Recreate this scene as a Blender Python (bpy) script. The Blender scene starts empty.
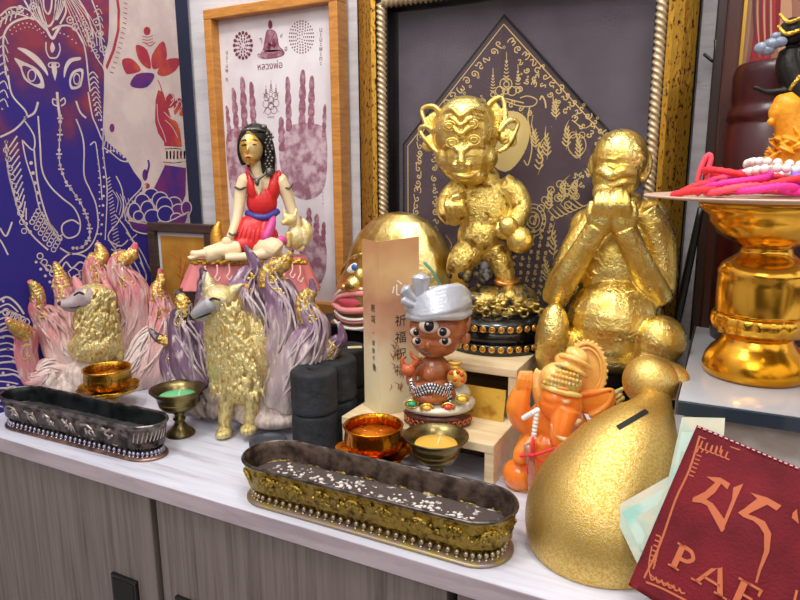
import bpy, bmesh, math, random
from mathutils import Vector, Matrix
from mathutils.noise import noise as pnoise
random.seed(7)
C = bpy.context.scene.collection
sc = bpy.context.scene
PI = math.pi
# ------------------------------------------------------------------ camera
F = 640.0
EYE = Vector((0, 0, 0.315))
AX = Vector((0.88985449, 0.45620328, -0.00612851))      # camera right
AY = Vector((0.08412282, -0.17725971, -0.98056226))     # camera down
AZ = Vector((-0.44842205, 0.87204218, -0.19611245))     # camera forward
cam = bpy.data.cameras.new('camera'); camo = bpy.data.objects.new('camera', cam); C.objects.link(camo)
cam.sensor_width = 36; cam.lens = F / 800 * 36; cam.clip_start = 0.01
M = Matrix((AX, -AY, -AZ)).transposed().to_4x4(); M.translation = EYE
camo.matrix_world = M
sc.camera = camo
# ------------------------------------------------------------------ world, lights, exposure
w = bpy.data.worlds.new('world'); sc.world = w; w.use_nodes = True
nt = w.node_tree; nt.nodes.clear()
wo = nt.nodes.new('ShaderNodeOutputWorld'); bg = nt.nodes.new('ShaderNodeBackground')
tc = nt.nodes.new('ShaderNodeTexCoord'); sp = nt.nodes.new('ShaderNodeSeparateXYZ')
rp = nt.nodes.new('ShaderNodeValToRGB'); nz = nt.nodes.new('ShaderNodeTexNoise'); mx = nt.nodes.new('ShaderNodeMixRGB')
r2 = nt.nodes.new('ShaderNodeValToRGB')
nt.links.new(tc.outputs['Generated'], sp.inputs[0]); nt.links.new(tc.outputs['Generated'], nz.inputs['Vector'])
mr = nt.nodes.new('ShaderNodeMapRange'); mr.inputs['From Min'].default_value = -1; mr.inputs['From Max'].default_value = 1
nt.links.new(sp.outputs['Z'], mr.inputs['Value']); nt.links.new(mr.outputs[0], rp.inputs[0])
e = rp.color_ramp.elements
e[0].position = 0.0; e[0].color = (.06, .045, .04, 1)
e[1].position = 1.0; e[1].color = (1.0, .96, .92, 1)
a = e.new(0.42); a.color = (.34, .29, .26, 1)
a = e.new(0.55); a.color = (.72, .68, .65, 1)
a = e.new(0.75); a.color = (.95, .92, .9, 1)
nz.inputs['Scale'].default_value = 2.2; nz.inputs['Detail'].default_value = 2
nt.links.new(nz.outputs['Fac'], r2.inputs[0])
r2.color_ramp.elements[0].position = .44; r2.color_ramp.elements[0].color = (.13, .11, .10, 1)
r2.color_ramp.elements[1].position = .56; r2.color_ramp.elements[1].color = (1.6, 1.6, 1.6, 1)
mx.blend_type = 'MULTIPLY'; mx.inputs[0].default_value = 1
nt.links.new(rp.outputs[0], mx.inputs[1]); nt.links.new(r2.outputs[0], mx.inputs[2])
nt.links.new(mx.outputs[0], bg.inputs[0]); bg.inputs[1].default_value = 1.0
nt.links.new(bg.outputs[0], wo.inputs[0])

def area(name, loc, target, size, power, col=(1, .97, .93), sy=None):
    l = bpy.data.lights.new(name, 'AREA'); l.energy = power; l.color = col; l.size = size
    if sy: l.shape = 'RECTANGLE'; l.size_y = sy
    o = bpy.data.objects.new(name, l); C.objects.link(o); o.location = loc
    o.rotation_euler = (Vector(target) - Vector(loc)).to_track_quat('-Z', 'Y').to_euler()
    return o
area('ceiling_light', (-.55, .05, 1.55), (-.4, .65, 0), .30, 9.0, (1, .97, .94))
area('ceiling_light', (.35, .0, 1.5), (-.1, .65, .1), .22, 5.5, (1, .96, .9))
area('ceiling_light', (-.15, .45, 1.7), (-.2, .65, 0), .22, 5.0, (1, .95, .9))
area('ceiling_light', (-.2, -1.2, 1.5), (-.35, .7, .1), .8, 12.0, (1, .97, .95))
sc.view_settings.view_transform = 'Standard'; sc.view_settings.look = 'None'
sc.view_settings.gamma = 1; sc.view_settings.use_curve_mapping = False
sc.view_settings.exposure = 0.1
sc.cycles.max_bounces = 8; sc.cycles.use_denoising = True

# ------------------------------------------------------------------ pixel to metre helpers (calibration of the room)
def ray(px, py): return AX * (px - 400) + AY * (py - 300) + AZ * F
def at(px, py, y):
    r = ray(px, py); return EYE + r * (y / r.y)
def atx(px, py, x):
    r = ray(px, py); return EYE + r * (x / r.x)
def atz(px, py, z):
    r = ray(px, py); return EYE + r * ((z - EYE.z) / r.z)
def atpl(px, py, p, n):
    r = ray(px, py); return EYE + r * ((p - EYE).dot(n) / r.dot(n))

# ------------------------------------------------------------------ materials
MATS = {}
def rgb(h):
    h = h.lstrip('#'); v = [int(h[i:i+2], 16) / 255 for i in (0, 2, 4)]
    return tuple(c / 12.92 if c <= .04045 else ((c + .055) / 1.055) ** 2.4 for c in v)
def mat(name, col, rough=.5, metal=0., bump=0., bscale=60., col2=None, cscale=8., cpos=(.4, .6), detail=4.,
        trans=0., spec=.5, coat=0., emit=0., sss=0., vcol=False, kind='noise', stretch=(1, 1, 1), rough2=None, ior=1.45):
    if name in MATS: return MATS[name]
    m = bpy.data.materials.new(name); m.use_nodes = True; nt = m.node_tree
    b = nt.nodes['Principled BSDF']
    c = rgb(col) if isinstance(col, str) else col
    b.inputs['Base Color'].default_value = (*c, 1); b.inputs['Roughness'].default_value = rough
    b.inputs['Metallic'].default_value = metal; b.inputs['Specular IOR Level'].default_value = spec
    b.inputs['Coat Weight'].default_value = coat; b.inputs['Transmission Weight'].default_value = trans
    b.inputs['IOR'].default_value = ior
    if sss:
        b.inputs['Subsurface Weight'].default_value = sss; b.inputs['Subsurface Radius'].default_value = (.02, .01, .005)
        b.inputs['Subsurface Scale'].default_value = .5
    tc = nt.nodes.new('ShaderNodeTexCoord'); mp = nt.nodes.new('ShaderNodeMapping'); mp.inputs['Scale'].default_value = stretch
    nt.links.new(tc.outputs['Object'], mp.inputs[0]); V = mp.outputs[0]
    base = None
    if vcol:
        a = nt.nodes.new('ShaderNodeAttribute'); a.attribute_name = 'Col'; base = a.outputs['Color']
        nt.links.new(base, b.inputs['Base Color'])
    if col2 is not None:
        n = nt.nodes.new('ShaderNodeTexNoise'); n.inputs['Scale'].default_value = cscale; n.inputs['Detail'].default_value = detail
        r = nt.nodes.new('ShaderNodeValToRGB'); r.color_ramp.elements[0].position = cpos[0]; r.color_ramp.elements[1].position = cpos[1]
        c2 = rgb(col2) if isinstance(col2, str) else col2
        nt.links.new(V, n.inputs['Vector']); nt.links.new(n.outputs['Fac'], r.inputs[0])
        mxn = nt.nodes.new('ShaderNodeMixRGB'); nt.links.new(r.outputs[0], mxn.inputs[0])
        if base: nt.links.new(base, mxn.inputs[1])
        else: mxn.inputs[1].default_value = (*c, 1)
        mxn.inputs[2].default_value = (*c2, 1)
        nt.links.new(mxn.outputs[0], b.inputs['Base Color'])
        if rough2 is not None:
            mrr = nt.nodes.new('ShaderNodeMapRange'); mrr.inputs['To Min'].default_value = rough; mrr.inputs['To Max'].default_value = rough2
            nt.links.new(r.outputs[0], mrr.inputs['Value']); nt.links.new(mrr.outputs[0], b.inputs['Roughness'])
    if bump:
        if kind == 'voronoi':
            n = nt.nodes.new('ShaderNodeTexVoronoi'); n.inputs['Scale'].default_value = bscale; out = n.outputs['Distance']
        elif kind == 'wave':
            n = nt.nodes.new('ShaderNodeTexWave'); n.inputs['Scale'].default_value = bscale; n.inputs['Distortion'].default_value = 6
            n.inputs['Detail'].default_value = 3; n.inputs['Detail Scale'].default_value = 2; out = n.outputs['Fac']
        else:
            n = nt.nodes.new('ShaderNodeTexNoise'); n.inputs['Scale'].default_value = bscale; n.inputs['Detail'].default_value = 5
            if kind == 'crinkle': n.inputs['Distortion'].default_value = 1.5
            out = n.outputs['Fac']
        nt.links.new(V, n.inputs['Vector'])
        bp = nt.nodes.new('ShaderNodeBump'); bp.inputs['Strength'].default_value = bump; bp.inputs['Distance'].default_value = .002
        nt.links.new(out, bp.inputs['Height']); nt.links.new(bp.outputs[0], b.inputs['Normal'])
    if emit:
        b.inputs['Emission Color'].default_value = (*c, 1); b.inputs['Emission Strength'].default_value = emit
    MATS[name] = m
    return m

# ------------------------------------------------------------------ mesh building
def catmull(pts, n=6, closed=False):
    pts = [Vector(p) for p in pts]
    if len(pts) < 3 or n <= 1: return pts
    out = []; N = len(pts)
    rng = range(N) if closed else range(N - 1)
    for i in rng:
        if closed: p0, p1, p2, p3 = pts[(i-1) % N], pts[i], pts[(i+1) % N], pts[(i+2) % N]
        else: p0, p1, p2, p3 = pts[max(i-1, 0)], pts[i], pts[i+1], pts[min(i+2, N-1)]
        for k in range(n):
            t = k / n
            out.append(.5 * ((2*p1) + (p2-p0)*t + (2*p0-5*p1+4*p2-p3)*t*t + (3*p1-p0-3*p2+p3)*t*t*t))
    if not closed: out.append(pts[-1])
    return out

class MB:
    def __init__(s): s.b = bmesh.new(); s.m = 0; s.col = None; s.cl = None
    def _f(s, vs):
        try: f = s.b.faces.new(vs)
        except ValueError: return None
        f.material_index = s.m; f.smooth = True
        if s.col is not None:
            if s.cl is None: s.cl = s.b.loops.layers.float_color.new('Col')
            for l in f.loops: l[s.cl] = (*s.col, 1)
        return f
    def ball(s, c, r, rot=None, seg=20, rings=12):
        if isinstance(r, (int, float)): r = (r, r, r)
        c = Vector(c); rows = []
        for i in range(rings + 1):
            th = PI * i / rings
            if i in (0, rings): rows.append([Vector((0, 0, math.cos(th)))])
            else: rows.append([Vector((math.sin(th)*math.cos(2*PI*j/seg), math.sin(th)*math.sin(2*PI*j/seg), math.cos(th))) for j in range(seg)])
        vr = []
        for row in rows:
            vv = []
            for p in row:
                p = Vector((p.x*r[0], p.y*r[1], p.z*r[2]))
                if rot is not None: p = rot @ p
                vv.append(s.b.verts.new(c + p))
            vr.append(vv)
        for i in range(rings):
            A, B = vr[i], vr[i+1]
            for j in range(seg):
                k = (j+1) % seg
                if len(A) == 1: s._f([A[0], B[j], B[k]])
                elif len(B) == 1: s._f([A[j], B[0], A[k]])
                else: s._f([A[j], B[j], B[k], A[k]])
    def tube(s, pts, rad, seg=12, n=5, cap=True, flat=None, closed=False, up=None, mod=None, colf=None, smooth=True):
        """tapered tube along smoothed points; flat=(axis vector, factor) squeezes it; mod(t, ang) scales the radius"""
        P = catmull([Vector(p) for p in pts], n, closed)
        if isinstance(rad, (int, float)): R_ = [rad] * len(P)
        else:
            rr = catmull([Vector((q, 0, 0)) for q in rad], n if len(rad) > 2 else 1, closed)
            if len(rad) == 2: R_ = [rad[0] + (rad[1]-rad[0]) * i/(len(P)-1) for i in range(len(P))]
            else: R_ = [max(q.x, 1e-6) for q in rr]
        N = len(P); rings = []
        t = (P[1]-P[0]).normalized()
        nrm = Vector(up) if up is not None else (Vector((0, 0, 1)) if abs(t.z) < .9 else Vector((1, 0, 0)))
        nrm = (nrm - t * nrm.dot(t)).normalized()
        for i in range(N):
            if closed: t = (P[(i+1) % N]-P[i-1]).normalized()
            else: t = (P[min(i+1, N-1)]-P[max(i-1, 0)]).normalized()
            nrm = (nrm - t * nrm.dot(t))
            if nrm.length < 1e-6: nrm = t.orthogonal()
            nrm.normalize(); bn = t.cross(nrm); ring = []
            for j in range(seg):
                a_ = 2*PI*j/seg; k = R_[i] * (mod(i/(N-1), a_) if mod else 1)
                off = (nrm*math.cos(a_) + bn*math.sin(a_)) * k
                if flat: fa = Vector(flat[0]); off -= fa * off.dot(fa) * (1-flat[1])
                ring.append(s.b.verts.new(P[i] + off))
            rings.append(ring)
        for i in range(N if closed else N-1):
            A, B = rings[i], rings[(i+1) % N]
            if colf: s.col = colf(i/(N-1))
            for j in range(seg):
                k = (j+1) % seg; f = s._f([A[j], A[k], B[k], B[j]])
                if f and not smooth: f.smooth = False
        if cap and not closed:
            for (ring, c, o) in ((rings[0], P[0]-(P[1]-P[0]).normalized()*R_[0]*.5, 1), (rings[-1], P[-1]+(P[-1]-P[-2]).normalized()*R_[-1]*.5, 0)):
                v = s.b.verts.new(c)
                for j in range(seg):
                    k = (j+1) % seg
                    s._f([v, ring[k], ring[j]] if o else [v, ring[j], ring[k]])
    def lathe(s, prof, c=(0, 0, 0), seg=40, rot=None, mod=None, close=False):
        """prof: list of (radius, height)"""
        c = Vector(c); rings = []
        for (r, z) in prof:
            ring = []
            for j in range(seg):
                a_ = 2*PI*j/seg; k = r * (mod(r, z, a_) if mod else 1)
                p = Vector((k*math.cos(a_), k*math.sin(a_), z))
                if rot is not None: p = rot @ p
                ring.append(s.b.verts.new(c+p))
            rings.append(ring)
        n = len(rings)
        for i in range(n if close else n-1):
            A, B = rings[i], rings[(i+1) % n]
            for j in range(seg):
                k = (j+1) % seg; s._f([A[j], A[k], B[k], B[j]])
        if not close:
            if prof[0][0] > 1e-5: s._f(list(reversed(rings[0])))
            if prof[-1][0] > 1e-5: s._f(rings[-1])
    def box(s, lo, hi, rot=None, c=None):
        lo, hi = Vector(lo), Vector(hi); vs = []
        for x in (lo.x, hi.x):
            for y in (lo.y, hi.y):
                for z in (lo.z, hi.z):
                    p = Vector((x, y, z))
                    if rot is not None: p = rot @ p
                    if c is not None: p = p + Vector(c)
                    vs.append(s.b.verts.new(p))
        for q in ((0, 1, 3, 2), (4, 6, 7, 5), (0, 4, 5, 1), (2, 3, 7, 6), (0, 2, 6, 4), (1, 5, 7, 3)):
            f = s._f([vs[i] for i in q])
            if f: f.smooth = False
    def hexa(s, p):
        """8 corners: bottom ring of 4 then top ring of 4"""
        vs = [s.b.verts.new(Vector(q)) for q in p]
        for q in ((3, 2, 1, 0), (4, 5, 6, 7), (0, 1, 5, 4), (1, 2, 6, 5), (2, 3, 7, 6), (3, 0, 4, 7)):
            f = s._f([vs[i] for i in q])
            if f: f.smooth = False
    def prism(s, pts, vec):
        """closed outline extruded by vec"""
        vec = Vector(vec); A = [s.b.verts.new(Vector(p)) for p in pts]; B = [s.b.verts.new(Vector(p)+vec) for p in pts]
        n = len(A)
        for i in range(n):
            k = (i+1) % n; f = s._f([A[i], A[k], B[k], B[i]])
            if f: f.smooth = False
        for q in (list(reversed(A)), B):
            f = s._f(q)
            if f: f.smooth = False
    def loft(s, rings, closed_ends=True):
        R = [[s.b.verts.new(Vector(p)) for p in r] for r in rings]
        n = len(R[0])
        for i in range(len(R)-1):
            for j in range(n):
                k = (j+1) % n; s._f([R[i][j], R[i][k], R[i+1][k], R[i+1][j]])
        if closed_ends:
            s._f(list(reversed(R[0]))); s._f(R[-1])
    def ribbon(s, P, w, nrm, n=5, closed=False, taper=False):
        P = catmull([Vector(p) for p in P], n, closed); N = len(P)
        if N < 2: return
        nrm = Vector(nrm).normalized(); L = []; Rr = []
        for i in range(N):
            if closed: t = P[(i+1) % N]-P[i-1]
            else: t = P[min(i+1, N-1)]-P[max(i-1, 0)]
            side = t.cross(nrm)
            if side.length < 1e-9: side = t.orthogonal()
            side.normalize(); k = w/2
            if taper: k *= max(.15, math.sin(PI*(i/(N-1))))
            L.append(s.b.verts.new(P[i]-side*k)); Rr.append(s.b.verts.new(P[i]+side*k))
        for i in range(N if closed else N-1):
            k = (i+1) % N
            f = s._f([L[i], Rr[i], Rr[k], L[k]])
    def poly(s, P, n=1, closed=True):
        P = catmull([Vector(p) for p in P], n, True) if n > 1 else [Vector(p) for p in P]
        f = s._f([s.b.verts.new(p) for p in P])
        if f: f.smooth = False
        return f
    def build(s, name, mats, parent=None, mods=None, local=True):
        me = bpy.data.meshes.new(name)
        for f in s.b.faces: f.normal_update()
        bad = [f for f in s.b.faces if len(f.verts) > 4]
        if bad: bmesh.ops.triangulate(s.b, faces=bad)
        s.b.normal_update()
        s.b.to_mesh(me); s.b.free()
        if not isinstance(mats, (list, tuple)): mats = [mats]
        for m in mats: me.materials.append(m)
        o = bpy.data.objects.new(name, me); C.objects.link(o)
        if parent is not None: o.parent = parent
        for md in (mods or []):
            if md[0] == 'remesh':
                r = o.modifiers.new('remesh', 'REMESH'); r.mode = 'VOXEL'; r.voxel_size = md[1]; r.use_smooth_shade = True
            elif md[0] == 'smooth':
                r = o.modifiers.new('smooth', 'SMOOTH'); r.factor = .5; r.iterations = md[1]
            elif md[0] == 'bevel':
                r = o.modifiers.new('bevel', 'BEVEL'); r.width = md[1]; r.segments = 2; r.limit_method = 'ANGLE'
            elif md[0] == 'subsurf':
                r = o.modifiers.new('subsurf', 'SUBSURF'); r.levels = md[1]; r.render_levels = md[1]
            elif md[0] == 'displace':
                t = bpy.data.textures.new('tex', 'CLOUDS'); t.noise_scale = md[2]; t.noise_depth = 2
                r = o.modifiers.new('displace', 'DISPLACE'); r.texture = t; r.strength = md[1]; r.mid_level = .5; r.texture_coords = 'LOCAL'
            elif md[0] == 'voron':
                t = bpy.data.textures.new('tex', 'VORONOI'); t.noise_scale = md[2]
                r = o.modifiers.new('displace', 'DISPLACE'); r.texture = t; r.strength = md[1]; r.mid_level = .5; r.texture_coords = 'LOCAL'
        return o

def tag(o, label=None, cat=None, group=None, kind=None):
    if label: o['label'] = label
    if cat: o['category'] = cat
    if group: o['group'] = group
    if kind: o['kind'] = kind
    return o
def empty(name, loc, rz=0, label=None, cat=None, group=None):
    o = bpy.data.objects.new(name, None); C.objects.link(o); o.location = loc; o.rotation_euler = (0, 0, rz)
    return tag(o, label, cat, group)
def copy_tree(o, parent=None):
    c = o.copy(); C.objects.link(c)
    if parent is not None: c.parent = parent
    for ch in list(o.children): copy_tree(ch, c)
    return c
def text_faces(mb, body, place, size=1.0, align='CENTER'):
    """adds the letters of a font object to mb; place maps (x, y) of the text to a 3-D point"""
    cu = bpy.data.curves.new('lettering', 'FONT'); cu.body = body; cu.size = size; cu.align_x = align; cu.resolution_u = 3
    o = bpy.data.objects.new('lettering', cu); C.objects.link(o)
    dg = bpy.context.evaluated_depsgraph_get(); dg.update()
    me = bpy.data.meshes.new_from_object(o.evaluated_get(dg))
    vs = [mb.b.verts.new(place(v.co.x, v.co.y)) for v in me.vertices]
    for p in me.polygons: mb._f([vs[i] for i in p.vertices])
    bpy.data.objects.remove(o); bpy.data.curves.remove(cu); bpy.data.meshes.remove(me)

class Fig:
    """a figure standing at a point, turned to face the aisle; its shapes are measured in millimetre-like units s"""
    def __init__(s, name, px, py, label, cat, z=None, y=None, group=None, o=None, az=None, floor=None):
        s.floor = floor
        s.o = Vector(o) if o is not None else (atz(px, py, z) if z is not None else at(px, py, y))
        d = s.o - EYE; d.z = 0; s.dist = d.length; d.normalize()
        if az is not None: d = Vector((-math.sin(math.radians(az)), math.cos(math.radians(az)), 0))
        s.f = d
        s.r = Vector((d.y, -d.x, 0)); s.up = Vector((0, 0, 1))
        s.s = s.dist / F * 1.0
        c = ray(px, py); s.s = (atpl(px+1, py, s.o, s.f)-atpl(px, py, s.o, s.f)).length*.5 + (atpl(px, py-1, s.o, s.f)-atpl(px, py, s.o, s.f)).length*.5
        s.root = empty(name, s.o, math.atan2(s.r.y, s.r.x), label, cat, group)
    def L(s, px, py, w=0.):
        p = atpl(px, py, s.o - s.f*(w*s.s), s.f) - s.o
        return Vector((p.dot(s.r), p.dot(s.f), p.z))
    def ball(s, mb, px, py, w, rx, rz=None, rw=None, tilt=0, seg=20, rings=12):
        rz = rx if rz is None else rz; rw = rx if rw is None else rw
        rot = Matrix.Rotation(math.radians(-tilt), 3, 'Y') if tilt else None
        mb.ball(s.L(px, py, w), (rx*s.s, rw*s.s, rz*s.s), rot, seg, rings)
    def tube(s, mb, pts, **k):
        P = [s.L(p[0], p[1], p[2]) for p in pts]
        mb.tube(P, [p[3]*s.s for p in pts], **k)
    def part(s, mb, name, m, rem=None, parent=None, mods=None):
        md = []
        if s.floor is not None:
            lo = s.floor - s.root.location.z
            for v in mb.b.verts:
                if v.co.z < lo: v.co.z = lo + (v.co.z-lo)*.02
        if rem: md = [('remesh', rem*s.s), ('smooth', 2)]
        return mb.build(name, m, parent or s.root, md + (mods or []))
# ================================================================== the setting
WY = 0.88; WX = -0.8625
def wallpaper():
    m = mat('wallpaper', '#d6d3d6', .85, bump=.35, bscale=260, col2='#c9c5c9', cscale=40, stretch=(.25, .25, 2.2))
    return m
wp = wallpaper()
def slab(name, lo, hi, m, kind='structure'):
    b = MB(); b.box(lo, hi); o = b.build(name, m)
    if kind: o['kind'] = kind
    return o
slab('wall_back', (WX-.05, WY, -.78), (1.0, WY+.05, 1.9), wp)
slab('wall_left', (WX-.05, -.9, -.78), (WX, WY+.02, 1.9), wp)
slab('floor', (WX-.05, -2.2, -.82), (1.2, WY+.05, -.78), mat('floor_tile', '#8d8078', .4, col2='#7c7068', cscale=3))

def wood(name, c1, c2, stretch, rough=.45, scale=1.0, c3=None):
    if name in MATS: return MATS[name]
    m = mat(name, c1, rough); nt = m.node_tree; b = nt.nodes['Principled BSDF']
    tc = nt.nodes.new('ShaderNodeTexCoord'); mp = nt.nodes.new('ShaderNodeMapping'); mp.inputs['Scale'].default_value = stretch
    nt.links.new(tc.outputs['Object'], mp.inputs[0])
    n = nt.nodes.new('ShaderNodeTexNoise'); n.inputs['Scale'].default_value = scale; n.inputs['Detail'].default_value = 6; n.inputs['Roughness'].default_value = .65
    n.inputs['Distortion'].default_value = .4
    r = nt.nodes.new('ShaderNodeValToRGB'); r.color_ramp.elements[0].position = .32; r.color_ramp.elements[0].color = (*rgb(c2), 1)
    r.color_ramp.elements[1].position = .6; r.color_ramp.elements[1].color = (*rgb(c1), 1)
    if c3: q = r.color_ramp.elements.new(.42); q.color = (*rgb(c3), 1)
    nt.links.new(mp.outputs[0], n.inputs['Vector']); nt.links.new(n.outputs['Fac'], r.inputs[0]); nt.links.new(r.outputs[0], b.inputs['Base Color'])
    bp = nt.nodes.new('ShaderNodeBump'); bp.inputs['Strength'].default_value = .15; bp.inputs['Distance'].default_value = .001
    nt.links.new(n.outputs['Fac'], bp.inputs['Height']); nt.links.new(bp.outputs[0], b.inputs['Normal'])
    return m
lam_top = wood('pale_laminate', '#cdcfdc', '#aaa7b4', (6, 90, 90), .42, 1.0, '#c0c0cd')
lam_edge = wood('laminate_edge', '#aca0a8', '#93878f', (8, 60, 60), .5)
door_m = wood('grey_brown_laminate', '#756b68', '#4f4644', (170, 40, 5), .5, 1.0, '#635956')
blk = mat('black_plastic', '#0b0c0d', .35)
dark = mat('cabinet_interior', '#17130f', .8)

b = MB(); b.box((WX, .429, -.0175), (.62, WY, 0))
top = b.build('worktop', lam_top); tag(top, 'pale grey wood-grain worktop carrying all the statues and bowls', 'worktop')
b = MB(); b.box((WX, .428, -.018), (.62, .4295, -.0002)); b.build('edge_band', lam_edge, top)['label'] = 'lilac-brown front edge'

cab = empty('base_cabinet', (-.3, .44, -.78), 0, 'grey-brown wood-grain cabinet with flat doors below the pale worktop', 'cabinet')
def cl(p): return Vector(p) - Vector((-.3, .44, -.78))
b = MB(); b.box(cl((WX, .456, -.78)), cl((.62, WY, -.018))); b.build('body', dark, cab)
gx = [-.8625, -.5195, -.177, .165, .5]
for i in range(4):
    b = MB(); b.box(cl((gx[i]+.0045, .434, -.76)), cl((gx[i+1]-.0045, .455, -.0205)))
    d = b.build('door', door_m, cab, [('bevel', .001)])
    if i in (0, 1):
        tl, br = (at(113, 571, .434), at(140, 600, .434)) if i == 0 else (at(177, 594, .434), at(198, 622, .434))
        zc = tl.z
        b = MB(); b.box(cl((tl.x, .430, zc-.036)), cl((br.x, .436, zc))); hp = b.build('finger_pull', blk, d, [('bevel', .001)])
        b = MB(); b.box(cl((tl.x+.004, .4295, zc-.032)), cl((br.x-.004, .4305, zc-.004))); b.build('recess', mat('black_recess', '#050505', .6), d)

# low risers that lift the back row
b = MB(); b.box((-.715, .672, 0), (-.545, .7265, .148)); o = b.build('riser_box', wood('dark_walnut', '#3a2a22', '#22160f', (30, 30, 200), .4), None, [('bevel', .002)])
tag(o, 'dark wooden box standing behind the foxes under the pink draped seat', 'box')
b = MB(); b.box((-.178, .655, 0), (-.02, .80, .06)); o = b.build('riser_block', mat('white_riser', '#dcdbe2', .4), None, [('bevel', .002)])
tag(o, 'low white block lifting the golden monkey with hands at its mouth', 'block')

# ================================================================== flat prints: pictures and frames
class Art:
    """draws on a plane; p3 maps photo calibration points to the plane, nrm faces the room"""
    def __init__(s, p3, nrm, off=.00012): s.p3 = p3; s.n = Vector(nrm); s.mb = MB(); s.off = off; s.lay = 0; s.ws = 1.0
    def P(s, p): return s.p3(p[0], p[1]) + s.n * s.off * s.lay
    def line(s, pts, w, m, n=5, closed=False, taper=False):
        s.mb.m = m; s.mb.ribbon([s.P(p) for p in pts], w*s.ws, s.n, n, closed, taper)
    def poly(s, pts, m, n=1):
        s.mb.m = m
        s.mb.poly([s.P(p) for p in pts], n)
    def dot(s, p, r, m, k=8, ry=None):
        ry = r if ry is None else ry
        s.mb.m = m; s.mb.poly([s.P((p[0]+r*math.cos(2*PI*i/k), p[1]+ry*math.sin(2*PI*i/k))) for i in range(k)])
    def ring(s, p, r, w, m, k=12, ry=None):
        ry = r if ry is None else ry
        s.line([(p[0]+r*math.cos(2*PI*i/k), p[1]+ry*math.sin(2*PI*i/k)) for i in range(k)], w, m, 2, True)

# ---- elephant-headed god print on the left wall
CX = WX + .010
canvas = mat('print_cream', '#cdbfba', .8, bump=.1, bscale=300, col2='#c2b2b0', cscale=30)
def watercolour():
    m = mat('print_watercolour', '#2a1a78', .75); nt = m.node_tree; b_ = nt.nodes['Principled BSDF']
    tc = nt.nodes.new('ShaderNodeTexCoord'); sp = nt.nodes.new('ShaderNodeSeparateXYZ'); nt.links.new(tc.outputs['Object'], sp.inputs[0])
    n = nt.nodes.new('ShaderNodeTexNoise'); n.inputs['Scale'].default_value = 14; n.inputs['Detail'].default_value = 4
    nt.links.new(tc.outputs['Object'], n.inputs['Vector'])
    a1 = nt.nodes.new('ShaderNodeMath'); a1.operation = 'MULTIPLY_ADD'; a1.inputs[1].default_value = .62; nt.links.new(n.outputs['Fac'], a1.inputs[0]); nt.links.new(sp.outputs['Z'], a1.inputs[2])
    r = nt.nodes.new('ShaderNodeValToRGB'); e = r.color_ramp.elements
    # z + .42 * noise: about .21 is added
    e[0].position = .0; e[0].color = (*rgb('#1f1a78'), 1); e[1].position = 1.0; e[1].color = (*rgb('#9c2836'), 1)
    for p_, c_ in ((.50, '#241a7a'), (.66, '#2c1c7a'), (.74, '#43226c'), (.80, '#6a2a50'), (.85, '#8a3242'), (.89, '#71305a'), (.94, '#9c2e38')):
        q = e.new(p_); q.color = (*rgb(c_), 1)
    nt.links.new(a1.outputs[0], r.inputs[0]); nt.links.new(r.outputs[0], b_.inputs['Base Color'])
    return m
pr_red = mat('print_red', '#9e2c42', .75, col2='#c0562e', cscale=22, cpos=(.5, .68))
pr_pur = mat('print_purple', '#452078', .75, col2='#6e2468', cscale=25)
tl_edge = atx(187.5, 0, CX).y; r_out = .872
g = Art(lambda x, y: atx(x, y, CX), (1, 0, 0)); g.ws = 1.3
cream, wc, red, pur, navy = 0, 1, 2, 3, 4
mb = g.mb
zt, zb, yl, yr = .80, .004, .22, .872
mb.m = 0; mb.box((WX+.0005, yl, zb), (CX-.0001, yr, zt))
# navy border down the right edge
mb.m = 4
wb = (atx(197, 222, CX).y - atx(191, 222, CX).y)
mb.box((WX+.0003, yr-wb-.012, zb-.001), (CX+.0008, yr+.001, zt+.001))
g.lay = 1
# coloured body
g.poly([(-60, -40), (108, -40), (109, 0), (109, 25), (108, 42), (104, 58), (103, 64), (104, 70), (104, 90), (103, 120), (105, 140), (112, 146), (126, 158), (134, 172), (141, 181), (143, 190), (136, 198), (129, 206), (126, 214), (130, 222), (186, 222), (188, 330), (188, 420), (-60, 460)], wc)
g.poly([(116, -20), (120, 10), (119.5, 30), (115, 50), (107, 70), (105.5, 66), (112, 50), (117, 30), (117.5, 10), (113, -20)], red)
for k in range(16):   # dashes around the halo
    t = k/15; x = 125-2*t-13*t*t+ (4*t if t < .3 else 1.2); y = -2+t*74
    g.line([(x-1.5, y-.3), (x+2.3, y+1.2)], .0009, wc if k % 2 else red, 1)
# forearm, hand, lotus
g.poly([(165, 165), (186, 168), (185.5, 195), (181, 206), (160, 200), (150, 196), (158, 180)], pur)
g.poly([(155.5, 100), (155, 122), (158, 133), (164, 142), (164, 146), (182, 147), (180, 130), (177, 122), (171, 118), (168, 108), (163, 92), (158, 90)], red)
g.poly([(166, 166), (184, 166), (186, 160), (185, 146), (166, 146), (163, 158)], cream)
for a_ in ((166, 96, 173, 94, 175, 104, 168, 108), (174, 104, 179, 98, 182, 103, 175, 115), (180, 108, 187, 105, 187, 113, 180, 116)):
    g.poly([(a_[0], a_[1]), (a_[2], a_[3]), (a_[4], a_[5]), (a_[6], a_[7])], red, 4)
for k in range(6):
    x = 166+k*3.5; g.poly([(x, 151), (x+1.8, 151), (x+1.8, 159), (x, 159)], red)
g.line([(165, 149), (175, 148.5), (186, 150)], .0012, 2); g.line([(163, 162), (175, 163), (186, 161)], .0012, 2)
for P_, m_ in (([(136, 45), (147, 50), (151, 68), (144, 66), (138, 58)], 2), ([(163, 41), (167, 55), (163, 65), (153, 69), (152, 55)], 2),
               ([(122, 60), (132, 59), (141, 70), (130, 74), (125, 72)], 2), ([(157, 73), (166, 60), (180, 59), (176, 70), (165, 76)], 2),
               ([(130, 84), (137, 74), (152, 73), (154, 78), (147, 87), (136, 88)], 3)):
    g.poly(P_, m_, 3)
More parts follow.
